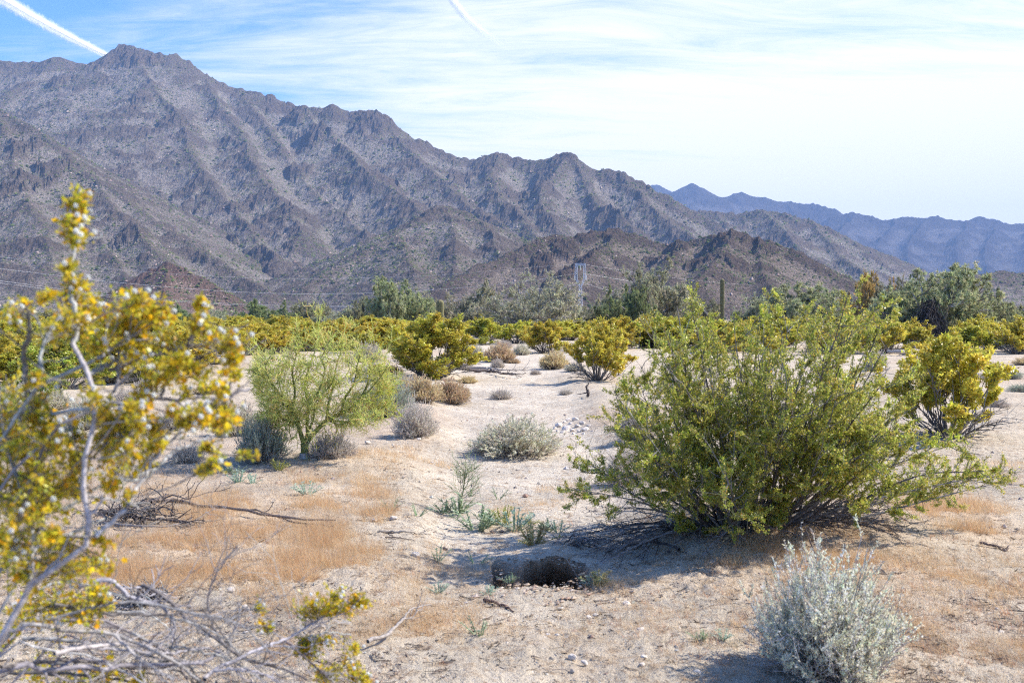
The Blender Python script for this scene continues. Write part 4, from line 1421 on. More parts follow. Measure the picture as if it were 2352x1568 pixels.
# ------------------------------------------------------------------ the young palo verde
def palo_verde():
    rng = np.random.default_rng(61)
    c = np.array(on(699, 1052))
    Y = c[1]
    t = thing('palo_verde_tree', 'young leafless yellow green palo verde with a green forked trunk left of the wash', 'tree', tuple(c))
    def pth(pts, dy=0.0):
        k = len(pts)
        return np.array([at(u, v, Y + dy * (i / max(1, k - 1))) for i, (u, v) in enumerate(pts)]) - c
    t.scale = (0.92, 0.92, 0.9)
    gb = (0.19, 0.215, 0.07)
    # trunk with its whitewashed foot
    tr = smooth_path(np.vstack([[0, 0, -0.05], pth([(699, 1048), (700, 1030), (699, 1015)])]), 8)
    G = Geo()
    G.tubes(tr[None], np.array([[0.062, 0.056, 0.050, 0.047, 0.046, 0.046, 0.046, 0.046]]), 10, gb)
    G.obj('trunk', M_GREENBARK, t, True)
    G = Geo()
    G.tubes(np.array([[[0, 0, -0.02], [0.0, 0, 0.03], [0.001, 0, 0.065]]]), np.array([[0.066, 0.060, 0.053]]), 10, (0.55, 0.53, 0.5))
    G.obj('white_painted_foot', M_BARK, t, True)
    limbs = [([(699, 1018), (690, 990), (683, 960), (668, 930), (645, 900), (622, 870), (605, 830), (600, 805)], -0.15, 0.030),
             ([(700, 1016), (708, 985), (705, 955), (712, 920), (700, 870), (708, 830), (720, 790), (733, 750)], 0.25, 0.024),
             ([(701, 1015), (725, 985), (755, 955), (790, 938), (825, 915), (850, 880), (862, 845), (868, 815)], -0.10, 0.033),
             ([(755, 955), (760, 915), (772, 870), (780, 820), (790, 790), (798, 765)], 0.3, 0.02),
             ([(668, 930), (676, 880), (672, 830), (680, 800), (690, 768)], -0.35, 0.017),
             ([(645, 900), (620, 895), (600, 888), (588, 875)], 0.3, 0.012),
             ([(825, 915), (855, 905), (885, 880), (910, 850)], 0.25, 0.014),
             ([(712, 920), (735, 880), (750, 830), (745, 800), (755, 770)], -0.5, 0.016),
             ([(683, 960), (650, 955), (625, 935), (600, 925)], -0.35, 0.012),
             ([(708, 985), (722, 950), (730, 905), (765, 865), (775, 840)], -0.55, 0.016),
             ([(690, 990), (672, 950), (655, 910), (640, 860), (640, 810)], 0.5, 0.016),
             ([(683, 960), (655, 968), (630, 960), (606, 950)], 0.1, 0.010),
             ([(755, 955), (800, 960), (845, 955), (890, 935), (925, 905)], 0.2, 0.014),
             ([(825, 915), (860, 880), (890, 840), (915, 800)], -0.3, 0.013),
             ([(622, 870), (600, 850), (588, 825), (580, 800)], 0.1, 0.010),
             ([(755, 955), (790, 965), (830, 950), (870, 950)], -0.4, 0.011),
             ([(668, 930), (640, 905), (615, 850), (608, 815)], -0.45, 0.013),
             ([(790, 938), (800, 900), (825, 860), (835, 810), (850, 770)], -0.4, 0.016)]
    K = 12
    PL = []
    for pts, dy, r in limbs:
        p = smooth_path(pth(pts, dy), K)
        p += np.cumsum(rng.normal(0, 0.005, p.shape), 0) * np.linspace(0, 1, K)[:, None]
        PL.append(p)
        G = Geo()
        G.tubes(p[None], r * np.linspace(1.0, 0.22, K)[None], 7, gb)
        G.obj('limb', M_GREENBARK, t, True)
    PL = np.array(PL)
    yg = [(0.70, 0.80, 0.26), (0.70, 0.75, 0.23), (0.84, 0.82, 0.36), (0.82, 0.64, 0.27), (0.54, 0.58, 0.22)]
    wt = [4, 3, 2, 1, 1.5]
    P2, L2 = grow(rng, PL, 17, 0.12, 1.0, np.clip(plen(PL) * 0.36, 0.2, 0.42), 0.5, 0.9, 0.0, 6, 0.10, 0.05)
    P3, L3 = grow(rng, P2, 10, 0.12, 1.0, L2 * 0.55, 0.6, 0.9, 0.0, 5, 0.12, 0.05)
    P4, L4 = grow(rng, P3, 3, 0.1, 1.0, 0.11, 0.6, 0.9, 0.0, 3, 0.08)
    # long leading shoots above the crown
    sh = [[(733, 755), (735, 720), (733, 700), (722, 675), (712, 655)], [(735, 705), (741, 690), (735, 668)], [(798, 765), (800, 725), (812, 700)], [(690, 768), (682, 735), (678, 698)], [(868, 815), (890, 775), (930, 745)],
          [(755, 770), (764, 735), (772, 700)], [(598, 790), (585, 770), (572, 755)], [(800, 740), (815, 725), (825, 715)], [(850, 770), (865, 750), (870, 720)], [(720, 770), (690, 748), (680, 715)]]
    S1 = np.array([smooth_path(pth(s_), 6) for s_ in sh])
    S2, l2 = grow(rng, S1, 10, 0.05, 1.0, 0.15, 0.6, 0.8, 0.2, 4, 0.1)
    S3, _ = grow(rng, S2, 4, 0.1, 1.0, 0.05, 0.5, 0.9, 0.1, 3, 0.05)
    for sub in range(len(limbs)):
        q = P2[sub * 17:(sub + 1) * 17]
        G = Geo()
        G.tubes(q, 0.0055 * np.linspace(1.1, 0.45, 6)[None], 4, palette(rng, len(q), [(0.34, 0.38, 0.12), (0.45, 0.48, 0.16)], [1, 1]))
        G.obj('branch', M_GREENBARK, t)
    G = Geo()
    G.tubes(P3, 0.0030 * np.linspace(1.1, 0.6, 5)[None], 3, palette(rng, len(P3), yg, wt))
    G.tubes(P4, 0.0022 * np.linspace(1.1, 0.6, 3)[None], 3, palette(rng, len(P4), yg, wt))
    G.tubes(S1, 0.0045 * np.linspace(1.1, 0.5, 6)[None], 4, palette(rng, len(S1), yg, [1, 0, 1, 0, 0]))
    G.tubes(S2, 0.0028, 3, palette(rng, len(S2), yg, wt))
    G.tubes(S3, 0.0020, 3, palette(rng, len(S3), yg, wt))
    G.obj('twig_crown', M_DRYLEAF, t, kind='stuff')


palo_verde()


# ------------------------------------------------------------------ background trees
def tree_proto(seed, pal, wood, leaves=12, nl=9, leaf=0.05, wide=0.25, low=0.1, flat=1.0, tw=1.0):
    """unit tree: half width 1, height 1; returns trunk mesh, twig mesh, foliage mesh"""
    rng = np.random.default_rng(seed)
    a = np.arange(nl) / nl * 6.283 + rng.normal(0, 0.3, nl)
    el = np.arcsin(rng.uniform(math.sin(low), 0.99, nl))
    rr = rng.uniform(0.8, 1.0, nl)
    tip = np.stack([np.cos(a) * np.cos(el) * rr, np.sin(a) * np.cos(el) * rr, 0.25 + np.sin(el) * 0.62 * rr * flat], 1)
    base = np.stack([np.cos(a) * 0.03, np.sin(a) * 0.03, a * 0 - 0.05], 1)
    mid = np.stack([tip[:, 0] * 0.38, tip[:, 1] * 0.38, 0.18 + 0.3 * tip[:, 2]], 1) + rng.normal(0, 0.07, (nl, 3))
    P1 = bez(base, mid, tip, 9)
    P1 += np.cumsum(rng.normal(0, 0.02, P1.shape), 1) * np.linspace(0, 1, 9)[None, :, None]
    P2, L2 = grow(rng, P1, 11, 0.22, 1.0, 0.42, 0.6, 0.75, 0.15, 6, 0.09, 0.05)
    P3, L3 = grow(rng, P2, 7, 0.15, 1.0, L2 * 0.5, 0.6, 0.8, 0.15, 5, 0.10, 0.0)
    P4, L4 = grow(rng, P3, 2, 0.2, 1.0, L3 * 0.7, 0.6, 0.8, 0.1, 3, 0.05, -0.1)
    leaves = int(leaves * 1.35)
    T = Geo()
    T.tubes(P1, 0.034 * np.linspace(1.2, 0.22, 9)[None], 5, palette(rng, nl, wood, [1] * len(wood)))
    T.tubes(P2, 0.010 * np.linspace(1.1, 0.4, 6)[None], 3, palette(rng, len(P2), wood, [1] * len(wood)))
    F = Geo()
    F.tubes(P3, 0.0040 * tw * np.linspace(1, 0.5, 5)[None], 3, palette(rng, len(P3), wood, [1] * len(wood)))
    F.tubes(P4, 0.0024 * tw, 3, palette(rng, len(P4), wood + [pal[0][0]], [1] * len(wood) + [2]))
    leaf = leaf * 1.15
    leaves = int(leaves * 1.7)
    leaf_along(rng, F, P4, leaves, 0.1, 0.02, leaf, leaf * 0.30, *pal, fwd=0.6, up=0.0)
    leaf_along(rng, F, P3, leaves // 2, 0.3, 0.02, leaf, leaf * 0.30, *pal, fwd=0.6, up=0.0)
    return T.mesh('trunk', M_FARBARK), F.mesh('crown', M_TREE)


TEAL = ([(0.42, 0.43, 0.22), (0.34, 0.37, 0.18), (0.52, 0.51, 0.30), (0.46, 0.42, 0.25)], [3, 3, 2, 1])
OLIVE = ([(0.35, 0.36, 0.20), (0.27, 0.30, 0.16), (0.44, 0.44, 0.26), (0.43, 0.38, 0.25)], [3, 3, 2, 2])
GREYG = ([(0.45, 0.44, 0.28), (0.37, 0.37, 0.22), (0.56, 0.53, 0.36)], [3, 2, 2])
DEEP = ([(0.33, 0.39, 0.18), (0.26, 0.33, 0.14), (0.41, 0.46, 0.23)], [3, 3, 1])
ORANGE = ([(0.56, 0.43, 0.14), (0.48, 0.40, 0.13), (0.62, 0.45, 0.16)], [2, 2, 1])
TW1 = [(0.18, 0.155, 0.135), (0.30, 0.275, 0.25), (0.45, 0.425, 0.40)]
TW2 = [(0.44, 0.415, 0.38), (0.55, 0.525, 0.49), (0.32, 0.29, 0.26)]
TREES = {'teal': tree_proto(71, TEAL, TW1, 9, 14, 0.05), 'olive': tree_proto(72, OLIVE, TW1, 7, 13, 0.05), 'bare': tree_proto(73, GREYG, TW2, 3, 15, 0.045, tw=1.5),
         'deep': tree_proto(74, DEEP, TW1, 11, 13, 0.055, low=-0.25), 'orange': tree_proto(75, ORANGE, TW1, 8, 12, 0.05), 'mix': tree_proto(76, GREYG, TW1 + TW2, 6, 14, 0.05)}
_trng = random.Random(3)


def tree(u, vt, hw, Y, kind, name, label, group=None, rz=None, vb=None):
    X = (u - 1176) / FPX * Y
    z = ground_n(X, Y)
    H = at(u, vt, Y)[2] - z
    W = hw / FPX * Y
    return place_proto(('t', kind), TREES[kind], ('trunk', 'crown'), name, label, 'tree', (X, Y, z), _trng.uniform(0, 6.28) if rz is None else rz, (W, H * 1.08), group)


tree(2145, 628, 112, 72, 'teal', 'palo_verde_tree', 'largest pale green desert tree at right, with a dark tangle of hanging dead wood', rz=0.6)
tree(2060, 655, 55, 80, 'olive', 'palo_verde_tree', 'dull green tree filling the left shoulder of the largest tree')
tree(2250, 662, 62, 84, 'teal', 'palo_verde_tree', 'rounded pale green tree joined to the right of the largest one')
tree(1992, 642, 52, 90, 'orange', 'mesquite_tree', 'orange brown mesquite tree between the big creosote tip and the largest tree')
tree(1238, 642, 118, 82, 'bare', 'mesquite_tree', 'widest grey mesquite of mostly bare twigs left of the steel pylon', rz=1.1)
tree(1085, 660, 72, 92, 'mix', 'mesquite_tree', 'grey green mesquite right behind the short saguaro')
tree(915, 652, 70, 100, 'teal', 'palo_verde_tree', 'pale teal tree with white dead twigs left of the short saguaro')
tree(965, 672, 45, 104, 'bare', 'mesquite_tree', 'small bare grey mesquite between the teal tree and the short saguaro')
tree(1480, 622, 92, 95, 'mix', 'mesquite_tree', 'broad grey green mesquite right of the steel pylon', rz=2.0)
tree(1435, 668, 60, 88, 'deep', 'mesquite_tree', 'darker low green mesquite at the foot of the one right of the pylon')
tree(1600, 690, 60, 118, 'olive', 'mesquite_tree', 'olive mesquite behind the left leader of the big creosote')
tree(1835, 662, 88, 105, 'teal', 'palo_verde_tree', 'pale teal tree behind the big creosote')
tree(1750, 682, 60, 112, 'mix', 'mesquite_tree', 'grey green tree right of the tall saguaro')
tree(1905, 682, 55, 110, 'olive', 'mesquite_tree', 'olive tree left of the orange brown mesquite')
tree(608, 697, 66, 120, 'deep', 'palo_verde_tree', 'dense rounded deep green tree left behind the palo verde')
tree(505, 712, 48, 128, 'mix', 'mesquite_tree', 'grey brown half dead mesquite left of the rounded deep green tree')
tree(425, 708, 45, 132, 'deep', 'palo_verde_tree', 'deep green mound tree behind the blurred orange flowers')
tree(335, 705, 38, 130, 'deep', 'palo_verde_tree', 'small deep green tree beside the far left saguaro')
tree(80, 718, 60, 135, 'teal', 'palo_verde_tree', 'pale green tree at the far left behind the creosote belt')
tree(200, 712, 55, 138, 'olive', 'mesquite_tree', 'olive tree at the foot of the red knoll, left part')
tree(705, 700, 62, 122, 'olive', 'mesquite_tree', 'dull olive mesquite directly behind the palo verde top')
tree(785, 708, 55, 116, 'mix', 'mesquite_tree', 'grey twiggy mesquite behind the right of the palo verde top')
tree(840, 690, 45, 112, 'olive', 'mesquite_tree', 'olive mesquite left of the pale teal tree')
tree(1340, 712, 50, 100, 'olive', 'mesquite_tree', 'low olive mesquite at the foot of the steel pylon')
tree(2335, 715, 38, 90, 'deep', 'palo_verde_tree', 'deep green tree at the right edge of the frame')
tree(2400, 700, 60, 95, 'teal', 'palo_verde_tree', 'pale green tree just past the right edge')
tree(1160, 700, 60, 110, 'teal', 'palo_verde_tree', 'low pale green tree between the two grey mesquites')
tree(-40, 712, 60, 120, 'deep', 'palo_verde_tree', 'deep green tree cut by the left edge')


def dead_tangle():
    rng = np.random.default_rng(81)
    Y = 68.0
    c = at(2128, 770, Y)
    c[2] = ground_n(c[0], c[1])
    top = at(2128, 690, Y)[2] - c[2]
    t = thing('dead_branch_tangle', 'dark brown heap of broken hanging branches in the front of the largest tree', 'dead wood', tuple(c))
    n = 120
    a = rng.uniform(0, 6.283, n)
    p0 = np.stack([rng.normal(0.1, 0.25, n), rng.normal(-0.3, 0.3, n), top * rng.uniform(0.35, 1.05, n)], 1)
    p2 = np.stack([np.cos(a) * rng.uniform(0.3, 1.5, n), np.sin(a) * 0.9 - 0.3, rng.uniform(0.0, 0.5, n) * top], 1)
    P = bez(p0, p0 * 0.5 + p2 * 0.5 + rng.normal(0, 0.45, (n, 3)), p2, 8)
    P += np.cumsum(rng.normal(0, 0.07, P.shape), 1)
    Q, _ = grow(rng, P, 8, 0.1, 1, 0.8, 0.8, 0.7, -0.4, 5, 0.1, -0.2)
    G = Geo()
    G.tubes(P, 0.035 * np.linspace(1.2, 0.4, 8)[None], 4, palette(rng, n, [(0.05, 0.04, 0.035), (0.10, 0.085, 0.07)], [2, 1]))
    G.obj('branch', M_FARBARK, t, kind='stuff')
    G = Geo()
    G.tubes(Q, 0.014, 3, palette(rng, len(Q), [(0.05, 0.04, 0.035), (0.12, 0.10, 0.085), (0.2, 0.18, 0.16)], [2, 2, 1]))
    G.obj('twig', M_FARBARK, t, kind='stuff')


dead_tangle()


# ------------------------------------------------------------------ saguaros
def saguaro(u, vt, vb, hw, Y, label, kids=0):
    X = (u - 1176) / FPX * Y
    z0 = ground_n(X, Y) if vb is None else at(u, vb, Y)[2]
    H = at(u, vt, Y)[2] - z0
    R = hw / FPX * Y
    ribs = 15
    S = ribs * 4
    a = np.arange(S) / S * 2 * math.pi
    prof = 1 + 0.11 * np.cos(a * ribs)
    zs = np.concatenate([np.linspace(-0.2, H - R * 1.3, 14), H - R * 1.3 + R * 1.3 * np.sin(np.linspace(0.2, 1.5, 8))])
    rr = np.concatenate([np.interp(np.linspace(0, 1, 14), [0, 0.25, 0.7, 1], [0.8, 0.92, 1.0, 0.98]), np.cos(np.linspace(0.2, 1.5, 8))]) * R
    V = np.stack([np.cos(a)[None] * prof[None] * rr[:, None], np.sin(a)[None] * prof[None] * rr[:, None], np.repeat(zs[:, None], S, 1)], -1)
    V[:, :, 0] += 0.06 * np.sin(zs / H * 2.5)[:, None] * R * 2
    K = len(zs)
    i = np.arange(K - 1)[:, None] * S
    j = np.arange(S)[None]
    Q = np.stack([i + j, i + (j + 1) % S, i + S + (j + 1) % S, i + S + j], -1)
    ridge = 0.5 + 0.5 * np.cos(a * ribs)
    col = np.array([0.085, 0.10, 0.04]) * (1 - ridge[:, None]) + np.array([0.32, 0.285, 0.14]) * ridge[:, None]      # pale spines run along the ribs
    col = np.repeat(col[None], K, 0)
    col[-6:] = col[-6:] * 0.6 + np.array([0.30, 0.24, 0.12]) * 0.4
    t = thing('saguaro_cactus', label, 'cactus', (X, Y, z0))
    G = Geo()
    G.add(V.reshape(-1, 3), Q=Q.reshape(-1, 4), col=col.reshape(-1, 3))
    G.obj('ribbed_stem', M_FARBARK, t, True)
    # spine clusters in rows along the ribs
    rng = np.random.default_rng(int(u))
    n = 700
    k = rng.integers(0, ribs, n)
    zz = rng.uniform(0.1, H * 0.99, n)
    r = np.interp(zz, zs, rr) * 1.10
    an = k / ribs * 2 * math.pi
    p = np.stack([np.cos(an) * r + 0.06 * np.sin(zz / H * 2.5) * R * 2, np.sin(an) * r, zz], 1)
    d = unit(np.stack([np.cos(an), np.sin(an), an * 0], 1) + rand_dir(rng, n) * 0.8)
    F = Geo()
    F.leaves(p, d, rand_dir(rng, n), R * 0.16, R * 0.04, palette(rng, n, [(0.4, 0.35, 0.24), (0.3, 0.27, 0.2)], [1, 1]))
    F.obj('spines', M_DRYLEAF, t, kind='stuff')
    return t


saguaro(1010, 688, None, 8.0, 72, 'short thick saguaro standing behind the round olive creosote bush')
saguaro(1658, 640, None, 4.5, 96, 'tall straight saguaro rising above the left of the big creosote')
saguaro(296, 679, None, 3.0, 140, 'slender saguaro far left behind the blurred foreground flowers')
saguaro(1432, 664, None, 2.3, 150, 'very thin distant saguaro in front of the broad grey green mesquite', 0)
saguaro(2291, 660, None, 3.4, 110, 'thin saguaro above the rounded pale green tree at the far right')


# ------------------------------------------------------------------ pylon and wires
def steel_mat():
    m = new_mat('galvanised_steel')
    nt = m.node_tree
    out = node(nt, 'ShaderNodeOutputMaterial')
    at_ = node(nt, 'ShaderNodeAttribute', attribute_name='col')
    tc = node(nt, 'ShaderNodeTexCoord')
    n = noise_n(nt, tc.outputs['Object'], 0.6, 4, 0.6)
    p = node(nt, 'ShaderNodeBsdfPrincipled')
    p.inputs['Metallic'].default_value = 0.25
    p.inputs['Roughness'].default_value = 0.45
    nt.links.new(mix_n(nt, 1.0, at_.outputs['Color'], smooth_n(nt, n, 0.3, 0.7, 0.85, 1.1), 'MULTIPLY'), p.inputs['Base Color'])
    nt.links.new(p.outputs[0], out.inputs[0])
    return m


M_STEEL = steel_mat()
STEEL = (0.72, 0.75, 0.78)


def bars(G, segs, r, S=4, col=STEEL):
    P = np.array([[a, b] for a, b in segs], float)
    G.tubes(P, r, S, col)


def pylon(u, vt, Y, H, label, scale=1.0):
    X = (u - 1176) / FPX * Y
    z0 = ground_n(X, Y)
    H = at(u, vt, Y)[2] - z0
    t = thing('transmission_pylon', label, 'pylon', (X, Y, z0))
    k = H / 50.0
    hb = 30 * k          # body height
    bw0, bw1 = 1.9 * k, 1.15 * k
    hw = lambda z: bw0 + (bw1 - bw0) * z / hb
    cs = [(-1, -1), (1, -1), (1, 1), (-1, 1)]
    for (sx, sy) in cs:
        G = Geo()
        bars(G, [((sx * bw0, sy * bw0, -0.3), (sx * bw1, sy * bw1, hb))], 0.13 * k)
        G.obj('leg', M_STEEL, t)
    G = Geo()
    seg = []
    zs = np.linspace(0.5, hb, 10)
    for a, b in zip(zs[:-1], zs[1:]):
        for (c0, c1) in zip(cs, cs[1:] + cs[:1]):
            seg.append(((c0[0] * hw(a), c0[1] * hw(a), a), (c1[0] * hw(b), c1[1] * hw(b), b)))
            seg.append(((c1[0] * hw(a), c1[1] * hw(a), a), (c0[0] * hw(b), c0[1] * hw(b), b)))
            seg.append(((c0[0] * hw(b), c0[1] * hw(b), b), (c1[0] * hw(b), c1[1] * hw(b), b)))
    bars(G, seg, 0.05 * k, 3)
    G.obj('lattice_bracing', M_STEEL, t, kind='stuff')
    # cat head: two curved lattice arms that carry a bridge
    for s in (-1, 1):
        G = Geo()
        inner = [(s * 0.6 * k, hb), (s * 2.6 * k, hb + 6 * k), (s * 2.9 * k, hb + 12 * k), (s * 2.3 * k, hb + 18 * k)]
        outer = [(s * 1.5 * k, hb), (s * 4.4 * k, hb + 6 * k), (s * 4.9 * k, hb + 12 * k), (s * 4.3 * k, hb + 19.5 * k)]
        seg = []
        for yy in (-1.1 * k, 1.1 * k):
            for ch in (inner, outer):
                for a, b in zip(ch[:-1], ch[1:]):
                    seg.append(((a[0], yy, a[1]), (b[0], yy, b[1])))
            for q in range(3):
                n = 3
                for w in range(n):
                    f0, f1 = w / n, (w + 1) / n
                    i0 = np.array(inner[q]) * (1 - f0) + np.array(inner[q + 1]) * f0
                    o1 = np.array(outer[q]) * (1 - f1) + np.array(outer[q + 1]) * f1
                    o0 = np.array(outer[q]) * (1 - f0) + np.array(outer[q + 1]) * f0
                    seg.append(((i0[0], yy, i0[1]), (o1[0], yy, o1[1])))
                    seg.append(((i0[0], yy, i0[1]), (o0[0], yy, o0[1])))
        bars(G, seg, 0.085 * k, 4)
        G.obj('head_arm', M_STEEL, t)
    G = Geo()
    seg = []
    zt, zb = hb + 19.6 * k, hb + 17.9 * k
    xs = np.linspace(-4.3 * k, 4.3 * k, 7)
    for yy in (-1.1 * k, 1.1 * k):
        seg.append(((xs[0], yy, zt), (xs[-1], yy, zt)))
        seg.append(((xs[0], yy, zb), (xs[-1], yy, zb)))
        for q in range(6):
            seg.append(((xs[q], yy, zt), (xs[q + 1], yy, zb)))
            seg.append(((xs[q], yy, zb), (xs[q + 1], yy, zt)))
    bars(G, seg, 0.08 * k, 4)
    G.obj('bridge', M_STEEL, t)
    for s in (-1, 1):
        G = Geo()
        bars(G, [((s * 4.3 * k, 0, zt), (s * 3.9 * k, 0, H)), ((s * 3.4 * k, 0, zt), (s * 3.9 * k, 0, H))], 0.10 * k)
        G.obj('peak', M_STEEL, t)
    for s in (-1, 0, 1):
        G = Geo()
        zz = hb + 9 * k if s else zb
        xx = s * 5.2 * k
        z = np.linspace(zz, zz - 4.2 * k, 15)
        P = np.stack([np.full(15, xx), np.zeros(15), z], 1)
        G.tubes(P[None], (0.16 + 0.12 * (np.arange(15) % 2))[None] * k, 6, (0.45, 0.52, 0.55))
        if s:
            bars(G, [((s * 4.8 * k, 0, zz), (xx, 0, zz))], 0.12 * k)
        G.obj('insulator_string', M_STEEL, t)
    return t


pylon(1333, 604, 900, 50, 'pale steel lattice pylon with a cat head top in front of the dark foothill')
pylon(2223, 640, 1900, 50, 'faint small far pylon before the blue distant range at right')


def wire(pts, label, r=0.075):
    p = np.array([at(u, v, Y) for (u, v, Y) in pts])
    q = smooth_path(p, 60)
    c = q[0].copy()
    G = Geo()
    G.tubes((q - c)[None], r, 4, (0.62, 0.64, 0.66))
    o = G.obj('power_line', M_STEEL, None, True, None, tuple(c))
    tag(o, label, 'power line')


wire([(-500, 560, 560), (0, 617, 660), (235, 645, 700), (400, 660, 730), (540, 670, 755), (700, 675, 785), (850, 673, 812), (1000, 665, 842), (1175, 650, 870), (1326, 628, 899)], 'left wire ending at the upper left arm of the pylon')
wire([(-500, 585, 560), (0, 645, 660), (225, 675, 700), (350, 686, 722), (525, 697, 752), (675, 702, 780), (850, 701, 810), (1000, 692, 840), (1175, 672, 868), (1341, 650, 900)], 'lowest left wire running to the waist of the pylon')
wire([(-500, 592, 565), (0, 650, 665), (225, 679, 705), (350, 689, 727), (525, 700, 757), (675, 705, 785), (850, 704, 815), (1000, 695, 845), (1175, 676, 872), (1341, 652, 902)], 'second wire just below the lowest left wire')
wire([(-500, 540, 580), (0, 590, 680), (225, 615, 715), (500, 635, 760), (750, 640, 800), (1000, 632, 840), (1200, 616, 875), (1326, 606, 899)], 'faint top left wire running to the peak of the pylon', 0.045)
wire([(1340, 628, 900), (1401, 638, 915), (1500, 655, 940), (1591, 670, 965), (1746, 684, 1010), (1900, 690, 1060)], 'right wire leaving the upper arm of the pylon past the tall saguaro')
wire([(1341, 650, 900), (1401, 667, 915), (1500, 685, 940), (1626, 700, 975), (1721, 706, 1005), (1900, 708, 1060)], 'lowest right wire leaving the waist of the pylon')
wire([(1345, 608, 900), (1401, 617, 915), (1500, 632, 940), (1626, 647, 975), (1746, 655, 1010), (1900, 660, 1060)], 'faint top right wire leaving the peak of the pylon', 0.045)



